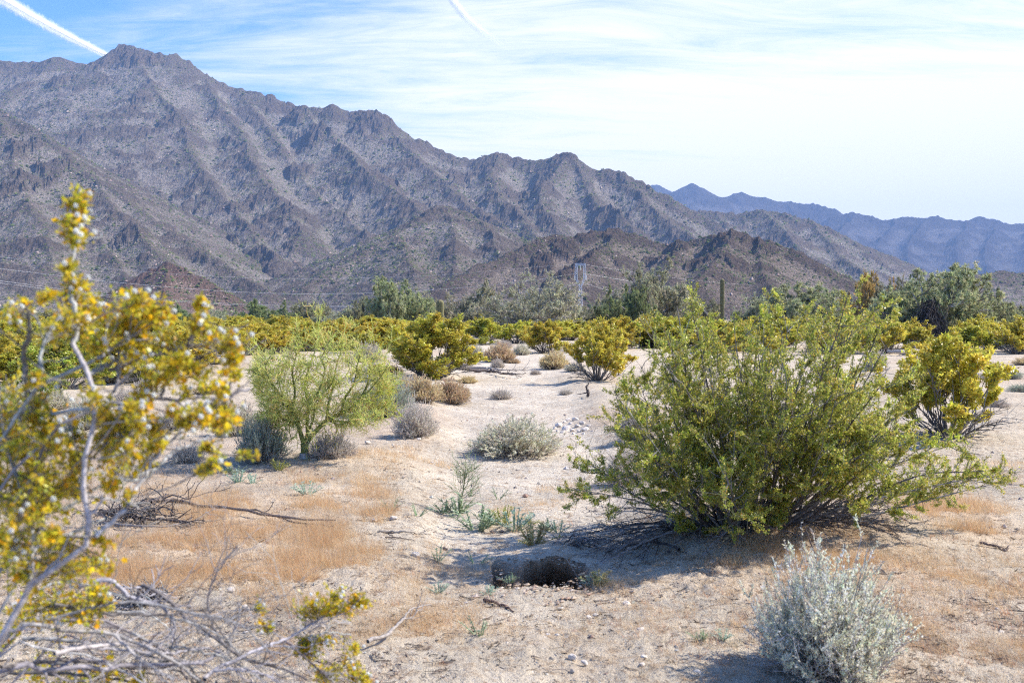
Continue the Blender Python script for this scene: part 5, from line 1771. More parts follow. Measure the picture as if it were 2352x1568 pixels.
# ------------------------------------------------------------------ blurred creosote at the left, an arm's length away
def near_creosote():
    rng = np.random.default_rng(91)
    c = np.array([-1.75, 2.15, ground_n(-1.75, 2.15)])
    t = thing('creosote_bush', 'out of focus flowering creosote bush with white seed balls filling the left foreground', 'bush', tuple(c))
    # (points, distance at start, distance at end, radius in mm, rooted at the base?)
    br = [
        ([(0, 1470), (45, 1390), (70, 1345), (110, 1310), (160, 1280), (200, 1250), (218, 1232), (215, 1212), (200, 1190), (190, 1150), (190, 1105), (197, 1050), (208, 1000), (220, 952), (220, 915), (214, 880), (202, 855), (185, 827), (170, 800), (165, 785)], 1.85, 1.95, 6.5, 1),
        ([(165, 785), (176, 768), (180, 752), (172, 715), (160, 670), (158, 640), (163, 610), (169, 564), (172, 520), (176, 470), (184, 432)], 1.95, 2.0, 4.2, 0),
        ([(218, 1232), (250, 1205), (290, 1166), (304, 1140), (319, 1112), (340, 1085), (345, 1068), (372, 1034), (400, 1005), (422, 985)], 1.9, 2.1, 3.6, 0),
        ([(0, 1306), (30, 1262), (56, 1220), (75, 1192), (131, 1172), (184, 1149), (225, 1115), (270, 1100), (319, 1092), (360, 1074)], 2.0, 2.3, 5.0, 1),
        ([(12, 1002), (30, 970), (65, 907), (85, 890), (107, 877), (130, 863), (162, 848), (190, 840), (217, 827)], 2.0, 2.0, 5.5, 2),
        ([(62, 907), (59, 857), (54, 807), (62, 782), (71, 754), (66, 727), (60, 705)], 2.0, 1.9, 4.0, 0),
        ([(88, 888), (92, 850), (94, 822), (100, 792), (112, 770)], 2.0, 2.1, 3.6, 0),
        ([(202, 862), (235, 845), (270, 827)], 1.95, 2.1, 3.8, 0),
        ([(0, 977), (50, 965), (100, 952), (140, 947), (175, 943), (215, 940)], 2.1, 1.97, 5.5, 2),
        ([(215, 940), (257, 932), (300, 922), (337, 913), (375, 915), (405, 918), (462, 913), (520, 915), (542, 903), (575, 893)], 2.0, 2.2, 3.8, 0),
        ([(405, 920), (437, 945), (462, 970), (485, 1000)], 2.15, 2.2, 2.6, 0),
        ([(370, 912), (382, 877), (400, 847), (407, 835)], 2.12, 2.1, 2.6, 0),
        ([(250, 850), (335, 820), (390, 812), (430, 795), (460, 792)], 2.1, 2.2, 2.8, 0),
        ([(430, 797), (437, 777), (445, 755), (455, 720), (462, 690)], 2.18, 2.15, 2.4, 0),
        ([(225, 825), (250, 805), (275, 787), (307, 777), (327, 775)], 2.0, 2.1, 3.0, 0),
        ([(287, 822), (297, 782), (315, 747), (325, 712), (322, 690)], 2.1, 2.1, 2.8, 0),
        ([(240, 935), (270, 885), (292, 860), (310, 845)], 2.0, 2.1, 3.0, 0),
        ([(367, 1040), (367, 1017), (366, 992), (380, 972), (410, 945)], 2.1, 2.1, 2.8, 0),
        ([(0, 1130), (30, 1085), (60, 1050), (95, 1020), (135, 985), (175, 950), (215, 940)], 1.9, 1.97, 4.2, 2),
        ([(0, 1260), (40, 1190), (70, 1130), (85, 1070), (110, 1010), (140, 970)], 1.85, 1.9, 4.0, 1),
        ([(0, 1395), (60, 1290), (100, 1230), (105, 1170), (95, 1120)], 1.95, 2.1, 3.6, 1),
        ([(70, 1345), (68, 1290), (75, 1235), (76, 1190), (90, 1140)], 1.9, 2.0, 3.2, 0),
        ([(56, 1220), (110, 1232), (160, 1225), (190, 1215), (240, 1190)], 2.1, 2.3, 2.8, 0),
        ([(184, 1149), (215, 1140), (240, 1145), (275, 1150), (320, 1165)], 2.2, 2.4, 2.2, 0),
        ([(10, 1250), (60, 1247), (130, 1243), (170, 1222), (215, 1195)], 2.2, 2.35, 3.2, 1),
        ([(270, 1100), (330, 1100), (372, 1062), (395, 1040), (440, 1020), (485, 1000)], 2.2, 2.3, 2.6, 0),
        ([(485, 1000), (490, 1030), (497, 1060), (505, 1080)], 2.3, 2.3, 2.0, 0),
        ([(520, 915), (530, 880), (538, 840), (545, 790)], 2.2, 2.2, 2.2, 0),
        ([(300, 925), (292, 960), (285, 1000), (300, 1030)], 2.1, 2.0, 2.4, 0),
        ([(460, 792), (490, 780), (515, 790)], 2.2, 2.25, 2.2, 0),
        # grey arching low branches along the bottom of the frame
        ([(0, 1542), (94, 1542), (180, 1531), (248, 1539), (292, 1524), (375, 1527), (450, 1522), (480, 1516), (506, 1494)], 2.25, 2.7, 7.0, 3),
        ([(22, 1456), (112, 1447), (169, 1445), (262, 1456), (319, 1479), (375, 1505), (424, 1535), (470, 1570)], 2.3, 2.6, 5.5, 1),
        ([(56, 1437), (105, 1422), (169, 1422), (240, 1426), (300, 1452), (350, 1478), (397, 1505), (430, 1560)], 2.5, 2.7, 5.0, 1),
        ([(180, 1345), (220, 1335), (255, 1332), (277, 1351), (300, 1370), (337, 1381), (367, 1389), (394, 1419), (401, 1452), (405, 1500)], 2.7, 2.8, 5.0, 0),
        ([(315, 1372), (322, 1350), (326, 1345), (360, 1359), (405, 1396), (435, 1426), (480, 1456), (517, 1482), (562, 1512), (615, 1527), (667, 1542), (705, 1560)], 2.8, 2.7, 4.2, 0),
        ([(470, 1560), (487, 1542), (562, 1505), (607, 1486), (656, 1467), (694, 1445), (735, 1419), (769, 1392), (799, 1377)], 2.6, 2.9, 3.8, 0),
        ([(517, 1480), (495, 1450), (484, 1422), (478, 1385), (487, 1340), (506, 1302), (544, 1254)], 2.7, 2.6, 2.6, 0),
        ([(517, 1482), (545, 1430), (550, 1400), (548, 1380)], 2.7, 2.75, 2.2, 0),
        ([(652, 1482), (686, 1490), (712, 1471), (750, 1452), (806, 1456)], 2.75, 2.9, 2.6, 0),
        ([(655, 1470), (690, 1500), (720, 1525), (760, 1560)], 2.75, 2.7, 2.0, 0),
        ([(300, 1452), (370, 1480), (440, 1492), (520, 1510), (600, 1560)], 2.6, 2.7, 3.0, 0),
        ([(262, 1456), (330, 1520), (400, 1560)], 2.4, 2.4, 3.0, 0),
        ([(120, 1480), (220, 1500), (300, 1500), (380, 1480), (440, 1440)], 2.5, 2.8, 3.0, 1),
        ([(0, 1505), (90, 1490), (180, 1500), (260, 1530), (330, 1570)], 2.4, 2.5, 3.2, 1),
        ([(487, 1542), (540, 1535), (600, 1545), (660, 1580)], 2.6, 2.6, 2.6, 0),
    ]
    for q in range(11):
        u0_, v0_ = rng.uniform(-40, 180), rng.uniform(1380, 1560)
        L_ = rng.uniform(220, 520)
        hgt = rng.uniform(-30, 60)
        br.append(([(u0_, v0_), (u0_ + L_ * 0.3, v0_ - hgt), (u0_ + L_ * 0.6, v0_ - hgt * 0.7 + rng.uniform(-15, 25)), (u0_ + L_ * 0.85, v0_ + rng.uniform(0, 60)), (u0_ + L_, v0_ + rng.uniform(10, 110))],
                   rng.uniform(2.2, 2.6), rng.uniform(2.5, 2.9), rng.uniform(2.2, 4.2), 0))
    K = 34
    ALL = []
    for pts, Ya, Yb, r, root in br:
        n = len(pts)
        W = [at(u, v, Ya + (Yb - Ya) * i / (n - 1)) - c for i, (u, v) in enumerate(pts)]
        if root == 1:
            W = [np.array([rng.normal(0, 0.05), rng.normal(0, 0.05), -0.03]), W[0] * 0.55 + np.array([-0.08, 0, -0.05])] + W
        elif root == 2:
            W = [np.array([rng.normal(0, 0.05), rng.normal(0, 0.05), -0.03]), np.array([-0.10, -0.05, W[0][2] * 0.55])] + W
        elif root == 3:
            W = [np.array([0.02, 0.05, -0.03]), np.array([0.15, 0.05, W[0][2] * 0.7])] + W
        p = smooth_path(W, K)
        p[1:-1] += rng.normal(0, 0.0016, (K - 2, 3))
        ALL.append((p, r))
        tone = palette(rng, 1, [(0.46, 0.44, 0.44), (0.36, 0.34, 0.34), (0.55, 0.53, 0.52), (0.20, 0.18, 0.175)], [3, 2, 2, 0.8])
        rad = r * 0.00145 * np.linspace(1.0, 0.45, K) * (1 + 0.10 * (np.arange(K) % 5 == 2))
        G = Geo()
        G.tubes(p[None], rad[None], 7, tone)
        # short bare spurs off each branch
        low_ = pts[len(pts) // 2][1] > 1370
        m = 9 if low_ else 6
        S, l_ = grow(rng, p[None], m, 0.25, 0.9, 0.24 if low_ else 0.09, 0.75, 0.7, 0.05, 6, 0.09, 0.0)
        S2, _ = grow(rng, S, 2, 0.3, 1.0, l_ * 0.5, 0.7, 0.7, 0.0, 5, 0.09, 0.0)
        G.tubes(S2, r * 0.001 * 0.30, 3, tone)
        G.tubes(S, r * 0.001 * 0.46 * np.linspace(1.1, 0.5, 6)[None], 4, tone)
        G.obj('branch', M_BARK, t, True)
    NODES = np.concatenate([p for p, r in ALL])
    cl = [(185, 440, 16, 6), (176, 470, 24, 12), (170, 500, 30, 14), (175, 525, 32, 14), (172, 552, 20, 8), (160, 605, 18, 6), (168, 640, 22, 8), (110, 677, 16, 4), (172, 665, 30, 10), (175, 710, 55, 20), (140, 735, 50, 15), (220, 702, 45, 14),
          (237, 727, 50, 14), (275, 710, 40, 12), (322, 688, 24, 8), (350, 712, 35, 12), (347, 740, 40, 14), (375, 722, 32, 10), (370, 760, 36, 12), (462, 700, 17, 9), (460, 735, 20, 9), (492, 772, 28, 10),
          (542, 785, 22, 8), (535, 822, 22, 9), (530, 857, 20, 8), (517, 895, 20, 7), (470, 852, 26, 10), (475, 880, 24, 8), (390, 860, 40, 14), (350, 862, 40, 14), (312, 807, 40, 12), (287, 837, 30, 10),
          (220, 802, 28, 12), (22, 727, 35, 10), (57, 695, 16, 5), (20, 927, 55, 18), (80, 877, 25, 7), (30, 890, 50, 12), (92, 915, 30, 9), (225, 922, 35, 10), (240, 977, 50, 16), (300, 977, 45, 14), (350, 995, 45, 14), (475, 950, 40, 14),
          (520, 960, 35, 14), (445, 960, 28, 9), (522, 990, 32, 12), (125, 985, 50, 16), (40, 1010, 70, 22), (120, 1060, 60, 20), (30, 1100, 65, 20), (210, 1040, 55, 16), (270, 1050, 45, 12), (160, 1110, 45, 14),
          (490, 1030, 20, 8), (500, 1062, 20, 8), (60, 1165, 60, 16), (140, 1150, 50, 12), (250, 1010, 40, 12), (330, 1030, 35, 9), (20, 1240, 40, 9), (60, 1310, 60, 18), (150, 1325, 50, 16), (90, 1385, 60, 18), (170, 1370, 50, 14),
          (200, 1300, 40, 9), (30, 1420, 40, 9), (240, 1240, 25, 5), (295, 1140, 14, 3), (100, 1520, 55, 10), (240, 1555, 50, 12), (180, 1560, 50, 10), (320, 1560, 25, 4), (590, 1050, 10, 2),
          (690, 1375, 26, 7), (730, 1385, 20, 6), (785, 1392, 36, 12), (765, 1360, 22, 6), (600, 1400, 18, 6), (612, 1432, 18, 6), (720, 1500, 32, 8), (705, 1475, 20, 5), (800, 1520, 40, 10), (760, 1556, 40, 9), (820, 1490, 20, 4), (840, 1550, 30, 5),
          (425, 885, 24, 7), (275, 760, 40, 10), (200, 760, 45, 14), (120, 770, 35, 8), (70, 960, 40, 9), (180, 1000, 40, 10), (10, 1160, 50, 12), (330, 920, 20, 5), (420, 820, 22, 6), (300, 700, 26, 7)]
    for q in range(46):
        uu, vv = rng.uniform(-10, 255), rng.uniform(985, 1430)
        if uu > 130 and vv > 1150 and vv < 1280:
            continue
        cl.append((uu, vv, rng.uniform(22, 50), int(rng.uniform(6, 13))))
    for q in range(8):
        cl.append((rng.uniform(270, 420), rng.uniform(930, 1060), rng.uniform(18, 34), int(rng.uniform(4, 9))))
    for q in range(10):
        cl.append((rng.uniform(660, 850), rng.uniform(1360, 1570), rng.uniform(14, 28), int(rng.uniform(4, 8))))
    F = Geo()
    FL = Geo()
    TW = Geo()
    seeds = []
    cols = ([(0.74, 0.61, 0.04), (0.58, 0.54, 0.04), (0.80, 0.64, 0.055), (0.40, 0.41, 0.04), (0.82, 0.48, 0.045)], [4, 3, 3, 2.2, 1.8])
    for (u, v, rpx, nt_) in cl:
        Y = 2.05 + rng.normal(0, 0.12) if v < 1340 else rng.uniform(2.3, 2.85)
        if u > 560 and v > 1330:
            Y = 2.8
        q = at(u, v, Y) - c
        R = rpx / FPX * Y
        d = np.linalg.norm(NODES - q, axis=1)
        near = np.argsort(d)[:6]
        n = int(nt_ * 1.5) + 2
        tip = q + rand_dir(rng, n) * R * rng.uniform(0.25, 1.45, (n, 1)) * np.array([1, 1.0, 1])
        st = NODES[rng.choice(near, n)]
        # twigs fan out from one side shoot
        hub = q * 0.75 + st.mean(0) * 0.25 + UP * -0.2 * R
        far_ = np.linalg.norm(st - q, axis=1) > 3 * R
        a = np.where(far_[:, None], hub[None] + rand_dir(rng, n) * R * 0.15, st)
        b = a * 0.5 + tip * 0.5 + rand_dir(rng, n) * R * 0.2
        P = bez(a, b, tip, 6)
        TW.tubes(P, 0.0011 * np.linspace(1.2, 0.6, 6)[None], 3, palette(rng, n, [(0.32, 0.29, 0.26), (0.25, 0.22, 0.14)], [1, 1]))
        main = bez(st[:1], st[:1] * 0.5 + hub[None] * 0.5 + rand_dir(rng, 1) * 0.02, hub[None], 6)
        TW.tubes(main, 0.0016, 4, (0.32, 0.30, 0.29))
        leaf_along(rng, F, P, 13, 0.2, 0.010, 0.0112, 0.0070, *cols, quad=True)
        # little five petalled flowers, and fuzzy seed balls
        for _ in range(rng.poisson(nt_ * 0.55)):
            k = rng.integers(0, n)
            f = P[k, -1 - rng.integers(0, 3)] + rand_dir(rng, 1)[0] * 0.006
            nrm = unit(rand_dir(rng, 1)[0] + np.array([0.3, -0.4, 0.5]))
            e1 = unit(np.cross(nrm, [0.2, 0.5, 0.8]))
            e2 = np.cross(nrm, e1)
            an = np.arange(5) / 5 * 6.283 + rng.random()
            dd = np.cos(an)[:, None] * e1 + np.sin(an)[:, None] * e2
            hue = palette(rng, 1, [(0.85, 0.46, 0.02), (0.85, 0.60, 0.03), (0.78, 0.34, 0.02)], [3, 2, 1])
            FL.leaves(np.repeat(f[None], 5, 0), dd + nrm * 0.25, np.repeat(nrm[None], 5, 0), 0.0085, 0.0068, np.repeat(hue, 5, 0), True)
        for _ in range(rng.poisson(nt_ * 0.26)):
            k = rng.integers(0, n)
            seeds.append(P[k, -1 - rng.integers(0, 2)] + rand_dir(rng, 1)[0] * 0.008 + np.array([0.012, -0.014, 0.008]))
    TW.obj('twig', M_BARK, t, kind='stuff')
    F.obj('foliage', M_LEAF, t, kind='stuff')
    FL.obj('flower', M_DRYLEAF, t, kind='stuff')
    # one fuzzy seed ball, copied
    S = Geo()
    n = 90
    d = rand_dir(rng, n)
    S.leaves(d * 0.0012, d, rand_dir(rng, n), 0.0048 * rng.uniform(0.8, 1.2, n), 0.0028, palette(rng, n, [(0.93, 0.93, 0.90), (0.88, 0.88, 0.85)], [1, 1], 0.03))
    me = S.mesh('seed_ball', M_DRYLEAF)
    for p in seeds:
        link('seed_ball', me, t, None, tuple(p))


near_creosote()


# ------------------------------------------------------------------ rocks
def rock_mesh(seed, flat=0.6, sub=2):
    import bmesh
    rng = np.random.default_rng(seed)
    bm = bmesh.new()
    bmesh.ops.create_icosphere(bm, subdivisions=sub, radius=1.0)
    cut = rand_dir(rng, 7)
    dist = rng.uniform(0.55, 0.9, 7)
    V = np.array([v.co[:] for v in bm.verts])
    F_ = np.array([[v.index for v in f.verts] for f in bm.faces])
    bm.free()
    for n_, d_ in zip(cut, dist):          # chipped flat faces
        h = V @ n_
        V = V - np.clip(h - d_, 0, None)[:, None] * n_
    V = V * (1 + 0.08 * rng.normal(size=(len(V), 1)))
    V = V * np.array([1.0, rng.uniform(0.65, 0.95), flat])
    G = Geo()
    G.add(V, T=F_, col=(0.78, 0.68, 0.57))
    return G.mesh('rock', M_ROCK)


ROCKS = [rock_mesh(100 + k, random.Random(k).uniform(0.5, 0.8)) for k in range(7)]


def rock(u, v, w, label, k=None, group=None, dark=False, rng=random.Random(12), tilt=0.25):
    p = on(u, v)
    r = w / FPX * p[1] * 0.5
    o = link('rock', ROCKS[rng.randrange(7) if k is None else k], None, None, (p[0], p[1], p[2] + r * 0.22))
    o.rotation_euler = (rng.uniform(-tilt, tilt), rng.uniform(-tilt, tilt), rng.uniform(0, 6.28))
    o.scale = (r, r, r)
    tag(o, label, 'rock', group)
    return o


_r2 = random.Random(77)
for (u, v, w) in [(1283, 978, 20), (1300, 986, 24), (1322, 967, 20), (1338, 972, 16), (1345, 988, 24), (1310, 975, 16), (1292, 995, 16), (1330, 992, 14), (1318, 998, 12), (1273, 985, 13), (1352, 979, 13), (1305, 965, 13),
                  (1296, 971, 12), (1340, 998, 10), (1360, 992, 9), (1280, 992, 11), (1326, 980, 18), (1313, 990, 15)]:
    rock(u, v, w, 'pale broken rock in the small heap between the dome shrub and the big creosote', None, 'rocks of the small pale heap', tilt=0.6)
for (u, v, w, lab) in [(1440, 1388, 26, 'brown clod lying right of the burrow on bare sand, dark side to the left'),
                       (1470, 1448, 24, 'dark angular stone nearest the middle of the bottom right sand'),
                       (1368, 1414, 16, 'pinkish stone standing on edge below the burrow'),
                       (1352, 1418, 16, 'flat pinkish stone beside the one standing on edge'),
                       (1405, 1435, 14, 'small brown stone between the clod and the pinkish pair'),
                       (955, 1278, 26, 'white rounded stone on the litter left of the burrow'),
                       (905, 1192, 22, 'pale flat stone left of the thin green weed'),
                       (880, 1236, 14, 'small white stone at the tip of the pale stick'),
                       (1315, 1512, 24, 'whitest stone at the bottom, below the burrow'),
                       (1343, 1522, 20, 'grey stone right of the whitest one at the bottom'),
                       (1480, 1510, 18, 'grey stone of the bottom pair under the clod, upper'),
                       (1475, 1528, 20, 'grey stone of the bottom pair under the clod, lower'),
                       (1600, 1545, 24, 'grey stone left of the foot of the saltbush'),
                       (845, 1018, 16, 'dark brown stone on the bank right of the palo verde'),
                       (902, 1024, 11, 'small pale blue grey stone on the bank, right of the dark one'),
                       (962, 1010, 12, 'small grey stone at the foot of the grey twiggy bursage'),
                       (860, 1195, 14, 'cream stone at the right end of the orange grass'),
                       (1480, 1420, 10, 'tiny dark pebble right above the dark angular stone'),
                       (530, 1355, 20, 'grey stone on the sand under the leaning dead twig at left'),
                       (565, 1398, 22, 'dark grey stone below the leaning dead twig at left'),
                       (2300, 1455, 18, 'grey pebble at the right edge beside the tan tufts'),
                       (1560, 1443, 11, 'small light stone left of the saltbush')]:
    rock(u, v, w, lab)


# ------------------------------------------------------------------ gravel, litter, dry grass, little tufts
def in_frame(rng, n, v0, v1, p=1.0, u0=-80, u1=2430):
    u = rng.uniform(u0, u1, n)
    v = v0 + (v1 - v0) * rng.random(n) ** p
    d = _F[None] + ((u - 1176) / FPX)[:, None] * _R - ((v - 784) / FPX)[:, None] * _U
    z = np.zeros(n)
    for _ in range(6):
        t = (z - CAM_Z) / d[:, 2]
        P = np.array([0, 0, CAM_Z]) + d * t[:, None]
        z = ground_z(P[:, 0], P[:, 1])
    P[:, 2] = z
    return P


def hole_free(P):
    return ~((np.abs(P[:, 0] - HOLE[0]) < 0.34) & (np.abs(P[:, 1] - HOLE[1]) < 0.38))


def gravel():
    rng = np.random.default_rng(111)
    P = in_frame(rng, 19000, 900, 1640)
    w = wash_mask(P[:, 0], P[:, 1])
    cl = fbm(P[:, 0] * 1.4, P[:, 1] * 1.4, 330, 3)
    P = P[hole_free(P) & (rng.random(len(P)) < 0.22 + 0.25 * w + 0.8 * np.clip(cl, 0, 1))]
    n = len(P)
    r = 0.0048 * np.exp(rng.normal(0, 0.62, n)) * np.clip(P[:, 1] / 6, 0.8, 1.8)
    base = np.array([[1, 0, 0], [0.2, 1, 0.1], [-1, 0.1, 0], [-0.1, -1, 0.1], [0.1, 0.1, 0.75], [0, 0, -0.5]])
    T = np.array([[0, 1, 4], [1, 2, 4], [2, 3, 4], [3, 0, 4], [1, 0, 5], [2, 1, 5], [3, 2, 5], [0, 3, 5]])
    V = base[None] * rng.uniform(0.6, 1.3, (n, 6, 1))
    a = rng.uniform(0, 6.28, n)
    x = V[:, :, 0] * np.cos(a)[:, None] - V[:, :, 1] * np.sin(a)[:, None]
    y = V[:, :, 0] * np.sin(a)[:, None] + V[:, :, 1] * np.cos(a)[:, None]
    V = np.stack([x, y, V[:, :, 2]], -1) * r[:, None, None] + P[:, None, :]
    col = palette(rng, n, [(0.55, 0.47, 0.39), (0.40, 0.32, 0.26), (0.30, 0.25, 0.22), (0.62, 0.57, 0.52), (0.34, 0.22, 0.16), (0.12, 0.10, 0.09)], [4, 3, 2, 2.5, 2, 2])
    G = Geo()
    G.add(V.reshape(-1, 3), T=(np.arange(n)[:, None, None] * 6 + T[None]).reshape(-1, 3), col=np.repeat(col, 6, 0))
    G.obj('gravel', M_ROCK, None, False, 'stuff')


gravel()


def pebbles():
    rng = np.random.default_rng(117)
    P = in_frame(rng, 1500, 930, 1640)
    w = wash_mask(P[:, 0], P[:, 1])
    cl = fbm(P[:, 0] * 1.0, P[:, 1] * 1.0, 337, 3)
    P = P[hole_free(P) & (rng.random(len(P)) < 0.15 + 0.3 * w + 1.0 * np.clip(cl, 0, 1))]
    n = len(P)
    ico = np.array([[math.cos(k * 1.2566), math.sin(k * 1.2566), 0.1] for k in range(5)] + [[0.55 * math.cos(k * 1.2566 + 0.6), 0.55 * math.sin(k * 1.2566 + 0.6), 0.62] for k in range(5)] + [[0, 0, 0.75]])
    T = np.array([[k, (k + 1) % 5, 5 + k] for k in range(5)] + [[(k + 1) % 5, 5 + (k + 1) % 5, 5 + k] for k in range(5)] + [[5 + k, 5 + (k + 1) % 5, 10] for k in range(5)])
    r = 0.011 * np.exp(rng.normal(0, 0.4, n))
    V = ico[None] * rng.uniform(0.75, 1.2, (n, 11, 1)) * np.array([1, 0.8, 0.75])
    a = rng.uniform(0, 6.28, n)
    x = V[:, :, 0] * np.cos(a)[:, None] - V[:, :, 1] * np.sin(a)[:, None]
    y = V[:, :, 0] * np.sin(a)[:, None] + V[:, :, 1] * np.cos(a)[:, None]
    V = np.stack([x, y, V[:, :, 2] - 0.2], -1) * r[:, None, None] + P[:, None, :]
    col = palette(rng, n, [(0.62, 0.54, 0.45), (0.46, 0.38, 0.32), (0.70, 0.66, 0.60), (0.38, 0.27, 0.20), (0.22, 0.19, 0.17)], [4, 3, 2, 2, 1.5])
    G = Geo()
    G.add(V.reshape(-1, 3), T=(np.arange(n)[:, None, None] * 11 + T[None]).reshape(-1, 3), col=np.repeat(col, 11, 0))
    G.obj('pebbles', M_ROCK, None, False, 'stuff')


pebbles()


def dug_soil():
    """crumbled lip and spoil of the burrow"""
    rng = np.random.default_rng(119)
    n = 420
    a = rng.uniform(0, 6.283, n)
    q = rng.normal(1.0, 0.16, n)
    x = HOLE[0] + np.cos(a) * 0.33 * q
    y = HOLE[1] + np.sin(a) * 0.36 * q - 0.02
    sp = rng.random(n) < 0.45
    x = np.where(sp, HOLE[0] + rng.normal(0, 0.28, n), x)
    y = np.where(sp, HOLE[1] - 0.42 - np.abs(rng.normal(0, 0.22, n)), y)
    P = np.stack([x, y, ground_z(x, y) + 0.012], 1)
    P[:, 2] += 0.03 * np.exp(-(((x - HOLE[0]) / 0.33) ** 2 + ((y - HOLE[1] + 0.5) / 0.17) ** 2))
    P[:, 2] += 0.04 * np.exp(-(((x - HOLE[0]) / 0.45) ** 2 + ((y - HOLE[1] - 0.44) / 0.2) ** 2))
    base = np.array([[1, 0, 0], [0.2, 1, 0.1], [-1, 0.1, 0], [-0.1, -1, 0.1], [0.25, 0.1, 0.5], [0, 0, -0.6]])
    T = np.array([[0, 1, 4], [1, 2, 4], [2, 3, 4], [3, 0, 4], [1, 0, 5], [2, 1, 5], [3, 2, 5], [0, 3, 5]])
    r = 0.0075 * np.exp(rng.normal(0, 0.5, n))
    V = base[None] * rng.uniform(0.6, 1.3, (n, 6, 1)) * r[:, None, None] + P[:, None, :]
    G = Geo()
    G.add(V.reshape(-1, 3), T=(np.arange(n)[:, None, None] * 6 + T[None]).reshape(-1, 3), col=np.repeat(palette(rng, n, [(0.60, 0.45, 0.32), (0.48, 0.33, 0.22), (0.70, 0.58, 0.45)], [2, 2, 1]), 6, 0))
    G.obj('dug_soil', M_ROCK, None, False, 'stuff')


dug_soil()


def litter():
    rng = np.random.default_rng(121)
    P = in_frame(rng, 16000, 960, 1640)
    w = wash_mask(P[:, 0], P[:, 1])
    cl = fbm(P[:, 0] * 1.1, P[:, 1] * 1.1, 340, 3)
    P = P[hole_free(P) & (rng.random(len(P)) < (0.55 + cl * 0.9) * (1 - 0.75 * w))]
    n = len(P)
    a = rng.uniform(0, 6.283, n)
    L = 0.015 + 0.09 * rng.random(n) ** 3
    d = np.stack([np.cos(a), np.sin(a), rng.normal(0, 0.15, n)], 1)
    Q = P[:, None] + d[:, None] * (np.array([-0.5, 0.0, 0.5])[None, :, None] * L[:, None, None])
    Q[:, 1] += rng.normal(0, 0.12, (n, 3)) * L[:, None]
    Q[:, :, 2] = ground_z(Q[:, :, 0], Q[:, :, 1]) + 0.006 + np.abs(rng.normal(0, 0.004, (n, 3)))
    G = Geo()
    G.tubes(Q, (0.0012 + 0.0022 * rng.random((n, 1)) ** 2), 3, palette(rng, n, [(0.09, 0.07, 0.055), (0.22, 0.16, 0.12), (0.42, 0.33, 0.24), (0.55, 0.48, 0.40)], [3, 2, 2, 1]))
    G.obj('twig_litter', M_BARK, None, False, 'stuff')


litter()

STRAW = ([(0.77, 0.56, 0.30), (0.71, 0.47, 0.23), (0.83, 0.68, 0.44), (0.60, 0.39, 0.20)], [4, 3, 3, 1])


def dry_grass():
    rng = np.random.default_rng(131)
    G = Geo()
    for gi, ((u, v, a, b, dens), gp) in enumerate(zip(GRASS, GP)):
        n = int((5200 + 2300 * (dens > 0.75)) * dens * a * b / 10000 + 300)
        th = rng.uniform(0, 6.283, n)
        r = rng.random(n) ** 0.62 * 1.45
        x = gp[0] + np.cos(th) * r * gp[2]
        y = gp[1] + np.sin(th) * r * gp[3]
        cl = fbm(x * 3.0, y * 3.0, 350 + gi, 3)
        keep = (rng.random(n) < 0.30 + cl * 2.2) & ~((np.abs(x - HOLE[0]) < 0.34) & (np.abs(y - HOLE[1]) < 0.38))
        x, y = x[keep], y[keep]
        n = len(x)
        P = np.stack([x, y, ground_z(x, y) - 0.004], 1)
        # each plant is a small fan of three to five hair-thin blades
        m = 6
        hc = np.repeat(np.clip(0.75 + 1.3 * cl[keep], 0.45, 1.6), m)
        P = np.repeat(P, m, 0)
        n *= m
        h = (0.05 + 0.13 * dens * rng.random(n)) * (0.7 + 0.6 * rng.random(n)) * hc
        ln = np.stack([rng.normal(0.35, 0.8, n), rng.normal(0, 0.8, n), np.ones(n)], 1)
        P[:, :2] += rng.normal(0, 0.014, (n, 2))
        G.blades(P, P + unit(ln) * h[:, None], 0.0016 * np.clip(P[:, 1] / 7, 0.7, 1.6), palette(rng, n, *STRAW))
    G.obj('dry_grass', M_DRYLEAF, None, False, 'stuff')


dry_grass()


def dry_tufts():
    """low dried annuals everywhere on the flats"""
    rng = np.random.default_rng(141)
    P = in_frame(rng, 9500, 930, 1640)
    w = wash_mask(P[:, 0], P[:, 1])
    cl = fbm(P[:, 0] * 0.8, P[:, 1] * 0.8, 360, 3)
    P = P[hole_free(P) & (rng.random(len(P)) < (0.42 + cl * 1.1) * (1 - 0.85 * w))]
    n = len(P)
    m = 12
    pals = [(0.66, 0.50, 0.29), (0.58, 0.42, 0.28), (0.48, 0.45, 0.33), (0.38, 0.33, 0.28), (0.60, 0.34, 0.18)]
    sz0 = 1.25
    pc = np.repeat(np.array(pals)[rng.choice(5, n, p=[0.3, 0.25, 0.15, 0.15, 0.15])], m, 0) * rng.uniform(0.8, 1.2, (n * m, 1))
    sz = np.repeat(rng.uniform(0.5, 1.5, n), m) * sz0
    Q = np.repeat(P, m, 0)
    Q[:, :2] += rng.normal(0, 0.012, (n * m, 2)) * sz[:, None]
    Q[:, 2] -= 0.003
    d = unit(np.stack([rng.normal(0, 0.8, n * m), rng.normal(0, 0.8, n * m), np.full(n * m, 0.8)], 1))
    G = Geo()
    G.blades(Q, Q + d * (0.045 * sz * rng.uniform(0.5, 1.3, n * m))[:, None], 0.0028, pc)
    G.obj('dried_annuals', M_DRYLEAF, None, False, 'stuff')


dry_tufts()


